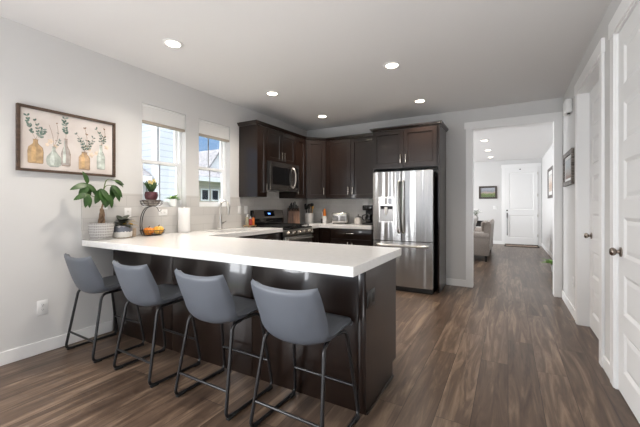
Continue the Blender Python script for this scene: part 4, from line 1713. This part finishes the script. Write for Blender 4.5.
M['pumpk'] = noise_color(mat('pumpkin_orange', (.70, .22, .02), rough=.45), (.62, .16, .012), (.80, .30, .03), nscale=12)
M['pumpy'] = noise_color(mat('pumpkin_yellow', (.85, .45, .06), rough=.45), (.80, .36, .03), (.88, .55, .12), nscale=12)
pumpkin((-3.300, 2.146, Z + .012), .052, .082, M['pumpk'], 'deep orange small pumpkin in the left of the lower basket')
pumpkin((-3.300, 2.258, Z + .012), .056, .090, M['pumpy'], 'yellow orange small pumpkin in the right of the lower basket')

# stone bowl, maroon pot and daffodils on the upper tier
root = thing('narcissus_pot', 'maroon pot of yellow flowers standing in the upper basket', 'plant', (-3.315, 2.185, Z + .382))
MB().lathe([(.046, 0), (.060, .014), (.066, .05), (.060, .084), (.055, .084), (.053, .076), (0, .076)], seg=28).build('pot', noise_color(mat('maroon_foil', (.16, .03, .045), rough=.45), (.055, .012, .018), (.12, .035, .042), nscale=30), root, ang=50)
for i in range(16):
    a = i * 2.4
    d_ = Vector((.42 * math.cos(a), .42 * math.sin(a), 1))
    MB().leaf((.016 * math.cos(a), .016 * math.sin(a), .078), d_, random.uniform(.10, .15), .028, nrm=(math.cos(a), math.sin(a), .3), droop=-.35, fold=.2).build('leaf', M['leaf'], root, ang=80)
M['flower'] = mat('flower_cream', (.80, .66, .30), rough=.6)
for i, (x, y, z) in enumerate(((.0, -.026, .190), (.012, .016, .205), (-.012, .036, .192), (.01, -.004, .178))):
    f_ = MB().tube(catmull([(x * .2, y * .2, .078), (x * .8, y * .7, .10), (x, y, z)], 5), .002, seg=6).build('flower_stem', M['stem'], root)
    mb = MB()
    for k in range(6):
        a = k * math.pi / 3
        mb.leaf((x, y, z), (.5, math.cos(a), math.sin(a)), .026, .018, nrm=(1, 0, 0), droop=.1)
    mb.build('blossom', M['flower'], f_)
root = thing('stone_bowl', 'rough grey brown bowl under the maroon flower pot', 'bowl', (-3.315, 2.188, Z + .321))
MB().lathe([(.04, .0), (.068, .014), (.088, .045), (.092, .060), (.0, .060)], seg=30).build('bowl_body', noise_color(mat('stone_bowl', (.3, .25, .21), rough=.8), (.17, .13, .11), (.42, .38, .34), nscale=30), root, ang=40)

# paper towel roll
root = thing('paper_towel_roll', 'white paper towel roll standing on the worktop below the windows', 'paper towel', (-3.365, 2.637, Z))
MB().lathe([(.062, 0), (.062, .008), (.0, .010)], seg=28).build('holder_base', M['whitep'], root)
MB().lathe([(.022, .0105), (.066, .0105), (.068, .014), (.068, .292), (.066, .296), (.022, .296)], seg=40).build('towel_roll', mat('paper_towel', (.84, .84, .83), rough=.95, bump=.5, bscale=90), root, ang=50)
MB().lathe([(.010, .0105), (.010, .306), (.0, .308)], seg=16).build('holder_post', M['whitep'], root)

# plant on the sill
sz_ = WZ0 + .001
root = thing('sill_plant', 'small white pot of green leaves on the left window sill', 'plant', (-3.515, 2.595, sz_))
MB().lathe([(.032, 0), (.038, .004), (.046, .085), (.044, .092), (.040, .090), (.038, .078), (0, .078)], seg=26).build('pot', M['whitep'], root, ang=50)
for i in range(18):
    a = i * 2.4
    d_ = Vector((.4 * math.cos(a), 1.2 * math.sin(a), .35 + .35 * random.random()))
    MB().leaf((0, .008 * math.sin(a), .080), d_, random.uniform(.075, .12), .042, droop=.7).build('leaf', M['leafl'] if 'leafl' in M else M.setdefault('leafl', noise_color(mat('leaf_light', (.2, .38, .08), rough=.45), (.13, .30, .05), (.32, .48, .14), nscale=15)), root, ang=80)
# little figurine on the right window sill
root = thing('sill_figurine', 'small white figurine on the right window sill behind the faucet', 'ornament', (-3.50, 3.335, sz_))
MB().lathe([(.020, 0), (.024, .006), (.018, .02), (.024, .05), (.018, .072), (.010, .080), (.014, .088), (.016, .098), (.010, .110), (.0, .113)], seg=22).build('figurine_body', M['whitep'], root, ang=60)

# ---- tray with soap bottles left of the range
root = thing('wood_tray', 'small footed wooden tray left of the range', 'tray', (-3.345, 3.772, Z))
mwood = noise_color(mat('tray_wood', (.40, .25, .12), rough=.55), (.30, .18, .09), (.48, .32, .17), scale=(3, 14, 14), nscale=4)
MB().box((-.06, -.085, .018), (.06, .085, .030), bev=.003).build('tray_board', mwood, root)
for x in (-.045, .045):
    for y in (-.07, .07):
        MB().lathe([(.008, 0), (.009, .018)], c=(x, y, 0), seg=14).build('leg', mwood, root)


def bottle_thing(name, label, loc, prof, body_m, cap_prof, cap_m, labm=None, lab=None, group=None, cat='bottle', spout=False):
    root = thing(name, label, cat, loc, group=group)
    MB().lathe(prof, seg=24).build('bottle_body', body_m, root, ang=50)
    c_ = MB().lathe(cap_prof, seg=20)
    if spout:
        z = cap_prof[-1][1]
        c_.tube([(0, 0, z - .006), (.016, 0, z - .004), (.032, 0, z - .010)], .004, seg=8)
    c_.build('cap', cap_m, root, ang=50)
    if lab:
        r_, a, b = lab
        MB().lathe([(r_, a), (r_, b)], seg=24, cap=False).build('paper_label', labm, root)
    return root


tz = Z + .031
M['amberglass'] = mat('clear_soap', (.62, .55, .40), rough=.1, trans=.5)
bottle_thing('soap_bottle', 'pale soap pump bottle on the wooden tray', (-3.345, 3.712, tz), [(.022, 0), (.026, .004), (.026, .10), (.018, .118), (.011, .126)], M['amberglass'],
             [(.012, .1265), (.012, .142), (.005, .144), (.005, .158), (.009, .160), (.009, .168), (0, .169)], M['whitep'], spout=True)
bottle_thing('soap_bottle', 'red soap bottle with white cap on the wooden tray', (-3.335, 3.775, tz), [(.022, 0), (.026, .004), (.026, .075), (.020, .088), (.012, .094)], mat('red_soap', (.42, .05, .05), rough=.2),
             [(.013, .0945), (.013, .118), (.007, .122), (.007, .134), (0, .135)], M['whitep'])
bottle_thing('spray_bottle', 'orange bottle with black top on the wooden tray', (-3.335, 3.834, tz), [(.021, 0), (.024, .004), (.024, .095), (.016, .108), (.011, .114)], mat('orange_bottle', (.78, .20, .03), rough=.3),
             [(.014, .1145), (.015, .15), (.012, .170), (0, .172)], M['blackplas'])

# ---- knife block
root = thing('knife_block', 'wooden knife block with dark handles in the corner', 'knife block', (-3.30, 4.86, Z), R(40))
mb = MB().prism([(-.09, 0), (.09, 0), (.10, .215), (.04, .285), (-.08, .225)], 0, -.10, .10)
blk = mb.build('block', noise_color(mat('acacia_wood', (.16, .08, .045), rough=.45), (.07, .035, .022), (.24, .13, .08), scale=(9, 9, 1), nscale=3), root, smooth=False)
for i, (x, y) in enumerate(((-.075, -.04), (-.027, -.04), (.022, -.04), (.072, -.04), (-.05, .0), (0, .0), (.05, .0), (-.03, .035), (.03, .035))):
    z0 = .240 + (y + .03) * .5
    MB().box((x - .009, y - .012, z0), (x + .009, y + .012, z0 + .085 + .02 * ((i * 7) % 3)), bev=.004).build('knife_handle', M['blackplas'], root)

# ---- utensil crock
root = thing('utensil_crock', 'white utensil crock in the corner beside the knife block', 'crock', (-3.235, 5.29, Z))
MB().lathe([(.068, 0), (.076, .005), (.078, .17), (.077, .185), (.070, .185), (.068, .02), (0, .02)], seg=36).build('crock_body', mat('crock_glaze', (.72, .71, .69), rough=.3), root, ang=50)
uts = [(-.058, -.045, .30, 'sp', 'b'), (.0, -.04, .29, 'sp', 'b'), (.068, -.02, .33, 'la', 'b'), (.012, .036, .31, 'sp', 'w'), (-.035, .055, .28, 'tu', 'b'), (-.075, .008, .27, 'la', 'b'), (.046, .052, .28, 'tu', 'y'), (.0, .0, .30, 'tu', 'b')]
for k, (x, y, z, sh, c) in enumerate(uts):
    mm_ = {'b': M['blackplas'], 'w': mwood, 'y': M['pumpy']}[c]
    u_ = thing('cooking_utensil', ['black spoon leaning left in the crock', 'black turner in front in the crock', 'tall black ladle on the right of the crock', 'wooden spoon in the crock', 'black spatula at the back left of the crock', 'low black ladle at the left of the crock', 'yellow handled spatula on the right of the crock', 'black spatula in the middle of the crock'][k],
               'utensil', (-3.235, 5.29, Z + .022), group='utensils in the crock')
    b0, e0 = Vector((x * .45, y * .45, .0)), Vector((x, y, z - .022))
    MB().cyl(b0, e0, .0055, seg=10).build('handle', mm_, u_)
    if sh == 'la':
        MB().ell(e0 + Vector((0, 0, .01)), .036, .030, .034, seg=18).build('ladle_bowl', mm_, u_)
    elif sh == 'sp':
        MB().ell(e0 + Vector((0, 0, .02)), .022, .028, .040, seg=18).build('spoon_bowl', mm_, u_)
    else:
        MB().box(e0 + Vector((-.004, -.026, -.015)), e0 + Vector((.004, .026, .06)), bev=.003).build('blade', mm_, u_)

# ---- things on the back counter
bottle_thing('pepper_grinder', 'small grey grinder with black base beside the orange bottle', (-3.0, 5.37, Z), [(.030, 0), (.030, .075), (.026, .080)], M['blackplas'],
             [(.026, .0805), (.025, .18), (.018, .205), (.016, .235), (.0, .24)], mat('grey_acrylic', (.42, .40, .37), rough=.2), cat='grinder')
bottle_thing('spray_bottle', 'white bottle with tall orange top beside the toaster', (-2.925, 5.32, Z), [(.034, 0), (.036, .004), (.034, .11), (.028, .135)], M['whitep'],
             [(.028, .1355), (.024, .20), (.020, .255), (.014, .268), (.0, .27)], mat('orange_cap', (.85, .25, .03), rough=.35))
root = thing('toaster', 'chrome four slot toaster on the back counter', 'toaster', (-2.61, 5.34, Z), R(14))
MB().box((-.145, -.11, .012), (.145, .12, .195), bev=.028, seg=4).build('toaster_body', M['tsteel'], root)
MB().box((-.13, -.114, .03), (.13, -.1102, .165), bev=.001).build('front_panel', M['steel'], root)
for x in (-.065, .065):
    MB().box((x - .045, -.122, .045), (x + .045, -.1145, .14), bev=.003).build('control_plate', M['dsteel'], root)
    MB().box((x - .018, -.138, .118), (x + .018, -.1225, .130), bev=.003).build('lever', M['blackplas'], root)
for x in (-.09, -.04, .04, .09):
    MB().box((x - .012, -.075, .1952), (x + .012, .085, .1964)).build('bread_slot', M['blackplas'], root, smooth=False)
for x in (-.11, .11):
    for y in (-.08, .09):
        MB().lathe([(.012, 0), (.012, .0125)], c=(x, y, 0), seg=12).build('foot', M['rubber'], root)
root = thing('sugar_jar', 'glass sugar canister with dark knobbed lid between toaster and coffee maker', 'jar', (-2.29, 5.40, Z))
MB().lathe([(.055, 0), (.070, .006), (.074, .05), (.068, .095), (.058, .115)], seg=30).build('jar_body', mat('sugar_jar_glass', (.66, .62, .58), rough=.12, spec=.6), root, ang=50)
MB().lathe([(.062, .1155), (.062, .128), (.030, .138), (.012, .142), (.010, .152), (.016, .160), (.012, .170), (0, .172)], seg=26).build('lid', M['dsteel'], root, ang=50)
MB().tube(catmull([(.066, .0, .03), (.092, 0, .05), (.090, 0, .085), (.062, 0, .10)], 5), .005, seg=8).build('handle', M['dsteel'], root)
root = thing('coffee_maker', 'black coffee maker on the back counter next to the fridge', 'coffee maker', (-2.03, 5.36, Z))
MB().box((-.105, -.18, 0), (.105, .15, .035), bev=.012).build('warming_base', M['blackplas'], root)
MB().box((-.105, -.02, .0355), (.105, .15, .24), bev=.012).build('water_tank', M['blackplas'], root)
MB().box((-.105, -.17, .2405), (.105, .15, .330), bev=.02, seg=3).build('brew_head', M['blackgloss'], root)
cr = MB().lathe([(.055, .036), (.072, .06), (.074, .12), (.060, .165), (.055, .175), (0, .176)], c=(0, -.10, 0), seg=26).build('carafe', M['blackgloss'], root, ang=50)
MB().tube(catmull([(-.05, -.11, .168), (-.112, -.12, .155), (-.112, -.12, .09), (-.07, -.11, .075)], 5), .008, seg=8).build('carafe_handle', M['blackplas'], cr)
MB().lathe([(.09, .3305), (.09, .338), (0, .339)], c=(0, .015, 0), seg=24).build('lid', M['steel2'], root)


# ------------------------------------------------------------------ hall and living room
root = thing('sofa', 'taupe fabric sofa with rolled arm seen end on in the hall', 'sofa', (-.36, 8.25, 0), 0)
# local: back along x=0 (facing -x), near arm end at y=0, length 2.1
L2 = 2.1
MB().box((-.90, .02, .13), (-.02, L2 - .02, .40), bev=.02).build('sofa_base', M['sofa'], root)
mb = MB()
mb.prism([(-.14, .40), (.0, .40), (.035, .84), (.0, .90), (-.06, .89), (-.10, .82)], 1, .03, L2 - .03)
mb.build('backrest', M['sofa'], root, ang=60)
for a, b in ((.0, .20), (L2 - .20, L2)):
    m_ = MB()
    m_.box((-.90, a, .13), (-.005, b, .56), bev=.02)
    m_.cyl((-.91, .5 * (a + b), .56), (-.005, .5 * (a + b), .56), .105, seg=26)
    m_.build('arm', M['sofa'], root, ang=50)
for k in range(2):
    if k:
        MB().box((-.24, .21 + k * .845, .55), (-.13, .21 + k * .845 + .835, .86), bev=.05, seg=4).build('back_cushion', M['sofa'], root)
    MB().box((-.92, .21 + k * .845, .405), (-.15, .21 + k * .845 + .835, .545), bev=.05, seg=4).build('seat_cushion', M['sofa'], root)
for x in (-.85, -.07):
    for y in (.06, L2 - .06):
        MB().cyl((x, y, 0), (x, y, .129), .022, .032, seg=14).build('leg', M['espdark'], root)


def cushion(loc, rot, m, label, s=.46):
    mb = MB(mtx=Matrix.Rotation(R(rot[1]), 4, 'Y') @ Matrix.Rotation(R(rot[2]), 4, 'Z'))
    n = 14
    vs, fs = [], []
    for sg in (1, -1):
        for i in range(n + 1):
            for j in range(n + 1):
                a, b = 2 * i / n - 1, 2 * j / n - 1
                h_ = .075 * ((1 - a ** 4) * (1 - b ** 4)) ** .6
                pin = 1 - .06 * (1 - abs(a)) * 0 - .05 * (1 - (a * b) ** 2) * max(abs(a), abs(b)) ** 6
                vs.append((sg * h_, a * s / 2 * pin, b * s / 2 * pin))
    q = (n + 1) ** 2
    for s_ in range(2):
        for i in range(n):
            for j in range(n):
                a = s_ * q + i * (n + 1) + j
                fs.append([a, a + 1, a + n + 2, a + n + 1])
    o = mb.add(vs, fs).build('throw_pillow', m, loc=loc, ang=80)
    tag(o, label, 'pillow', group='throw pillows on the hall sofa')


cushion((-.82, 8.76, .81), (0, 14, 40), M['pillowg'], 'grey throw pillow leaning on the near end of the sofa')
cushion((-.95, 9.18, .80), (0, 14, 30), M['pilloww'], 'pale throw pillow behind the grey one on the sofa')

root = thing('console_table', 'dark console table in the living room beyond the sofa', 'table', (-1.05, 10.75, 0))
MB().box((-.55, -.2, .78), (.55, .2, .82), bev=.005).build('table_top', M['espdark'], root)
MB().box((-.50, -.17, .66), (.50, .17, .779)).build('apron', M['espdark'], root, smooth=False)
for x in (-.50, .50):
    for y in (-.15, .15):
        MB().box((x - .025, y - .025, 0), (x + .025, y + .025, .659)).build('leg', M['espdark'], root, smooth=False)
root = thing('flower_vase', 'grey vase of white flowers on the dark console table', 'vase', (-.83, 10.70, .821))
MB().lathe([(.05, 0), (.075, .03), (.08, .09), (.05, .15), (.055, .17), (.045, .165), (.04, .15), (0, .15)], seg=24).build('vase_body', M['pillowg'], root, ang=50)
mb = MB()
mf = MB()
for i in range(22):
    a = i * 2.4
    r_ = .05 + .10 * (i / 22)
    p = Vector((r_ * math.cos(a), r_ * math.sin(a), .25 + .12 * random.random()))
    mb.tube([(0, 0, .152), p], .002, seg=5)
    mb.leaf(p * .85, (math.cos(a), math.sin(a), .3), .07, .03)
    if i % 2:
        mf.ell(p, .022, .022, .018, seg=10, rings=6)
mb.build('greenery', M['leaf'], root)
mf.build('blossoms', M['whitep'], root)

# door mat
root = thing('door_mat', 'brown door mat at the front door', 'mat', (.36, 12.03, .0))
MB().box((-.46, -.24, .0005), (.46, .24, .012), bev=.003).build('mat_border', M['rubber'], root)
MB().box((-.42, -.20, .0122), (.42, .20, .016), bev=.001).build('mat_pile', noise_color(mat('coir', (.25, .18, .13), rough=1), (.18, .13, .10), (.34, .26, .20), nscale=60), root)

# floor plant in the hall
root = thing('hall_floor_plant', 'green leafy plant in a pot on the hall floor by the right wall', 'plant', (.795, 7.62, .001))
MB().lathe([(.06, 0), (.075, .004), (.09, .12), (.086, .13), (.08, .12), (0, .115)], seg=26).build('pot', M['pillowg'], root, ang=50)
for i in range(26):
    a = i * 2.4
    d_ = Vector((math.cos(a), math.sin(a), .6 + .8 * random.random()))
    MB().leaf((.02 * math.cos(a), .02 * math.sin(a), .118), d_, random.uniform(.20, .29) if d_.x < .2 else .12, .095, droop=.9).build('leaf', M['leafl'], root, ang=80)

# ------------------------------------------------------------------ outside the kitchen windows
struct('ground', MB().box((-32, -12, -.62), (XLV - 1.2, 30, -.5)), M['grass'], 'lawn outside the kitchen windows')


def ext_window(root, off, x, y0, y1, z0, z1):
    f_ = MB(off).slab(0, [y0, y0 + .07, y1 - .07, y1], [z0, z0 + .07, z1 - .07, z1], lambda y, z: not (y0 + .07 < y < y1 - .07 and z0 + .07 < z < z1 - .07), x, x + .05).build('window', M['extwhite'], root, smooth=False)
    MB(off).box((x + .005, y0 + .07, z0 + .07), (x + .02, y1 - .07, z1 - .07)).build('pane', M['blackgloss'], f_, smooth=False)


root = thing('neighbour_house', 'pale blue sided house with white corner trim outside the left window', 'house', (-8, 5.38, -.5))
off = (-8, 5.38, -.5)
MB(off).box((-8.79, 5.38, -.5), (-8.0, 6.25, 5.2)).build('house_wall', M['sidingw'], root, smooth=False)
mb = MB(off)
for y in (5.36, 6.13):
    mb.box((-8.12, y, -.5), (-7.97, y + .14, 5.2))
mb.box((-8.80, 5.345, -.5), (-8.68, 5.379, 5.2))
mb.build('corner_trim', M['extwhite'], root, smooth=False)
MB(off).box((-13, 1.5, -.5), (-8.35, 5.35, 1.95)).build('low_wing', M['extwhite'], root, smooth=False)
MB(off).prism([(-8.05, 1.94), (-8.05, 2.05), (-11.0, 3.50), (-13.5, 2.2), (-13.5, 2.09), (-11.0, 3.38)], 1, 1.2, 5.34).build('wing_roof', M['roof'], root, smooth=False)
MB(off).box((-8.12, 1.2, 1.84), (-8.045, 5.34, 2.03)).build('fascia', M['extwhite'], root, smooth=False)
MB(off).prism([(5.1, 5.2), (6.5, 5.2), (5.8, 5.9)], 0, -9.0, -7.8).build('roof', M['roof'], root, smooth=False)
ext_window(root, off, -8.34, 4.95, 5.22, .75, 1.6)

root = thing('far_house', 'beige house with grey shingle roof outside the right window', 'house', (-15, 13.5, -.5))
off = (-15, 13.5, -.5)
MB(off).box((-21, 9.5, -.5), (-15.2, 19, 2.8)).build('house_wall', M['sidingb'], root, smooth=False)
MB(off).prism([(-14.7, 2.78), (-14.7, 2.92), (-18, 4.35), (-21.5, 2.92), (-21.5, 2.78)], 1, 9.0, 19.5).build('roof', M['roof'], root, smooth=False)
MB(off).box((-14.78, 9.0, 2.64), (-14.68, 19.5, 2.90)).build('fascia', M['extwhite'], root, smooth=False)
MB(off).prism([(14.1, 3.2), (16.4, 3.2), (15.25, 4.75)], 0, -18.2, -16.2).build('gable', M['extwhite'], root, smooth=False)
mb = MB(off)
for s in (-1, 1):
    mb.prism([(15.25, 4.74), (15.25, 4.90), (15.25 + s * 1.4, 3.1), (15.25 + s * 1.4, 2.96)], 0, -18.3, -15.95)
mb.build('gable_roof', M['roof'], root, smooth=False)
for y0 in (13.0, 13.75, 14.5):
    ext_window(root, off, -15.19, y0, y0 + .6, 1.55, 2.25)
for i, (x, y, s) in enumerate(((-13.6, 11.9, .5), (-13.4, 13.3, .5))):
    root = thing('garden_shrub', ['yellow green shrub outside the right window', 'pale flowering shrub right of the yellow green one outside'][i], 'shrub', (x, y, -.5))
    mb = MB()
    for k in range(160):
        a, b = random.uniform(0, 6.28), random.uniform(-.3, 1.5)
        d_ = Vector((math.cos(a) * math.cos(b), math.sin(a) * math.cos(b), math.sin(b)))
        p = Vector((0, 0, 1.15)) + d_ * s * random.uniform(.7, 1)
        mb.leaf(p, d_ + Vector((random.uniform(-.5, .5), random.uniform(-.5, .5), .2)), .22, .10, n=3)
    mb.build('foliage', M['leafl'] if i == 0 else M['leafyel'], root)
    MB().cyl((0, 0, 0), (0, 0, 1.2), .05, .03).build('trunk', M['trunk'], root)
root = thing('garden_fence', 'white picket fence outside the right window', 'fence', (-11.5, 10.2, -.5))
mb = MB()
mp_ = []
for k in range(16):
    MB().box((-.02, -1.6 + k * .2, 0), (.02, -1.6 + k * .2 + .13, 1.62), bev=.005).build('picket', M['extwhite'], root)
MB().box((-.05, -1.6, .5), (-.021, 1.6, .6)).build('rail', M['extwhite'], root, smooth=False)
MB().box((-.05, -1.6, 1.3), (-.021, 1.6, 1.4)).build('rail', M['extwhite'], root, smooth=False)
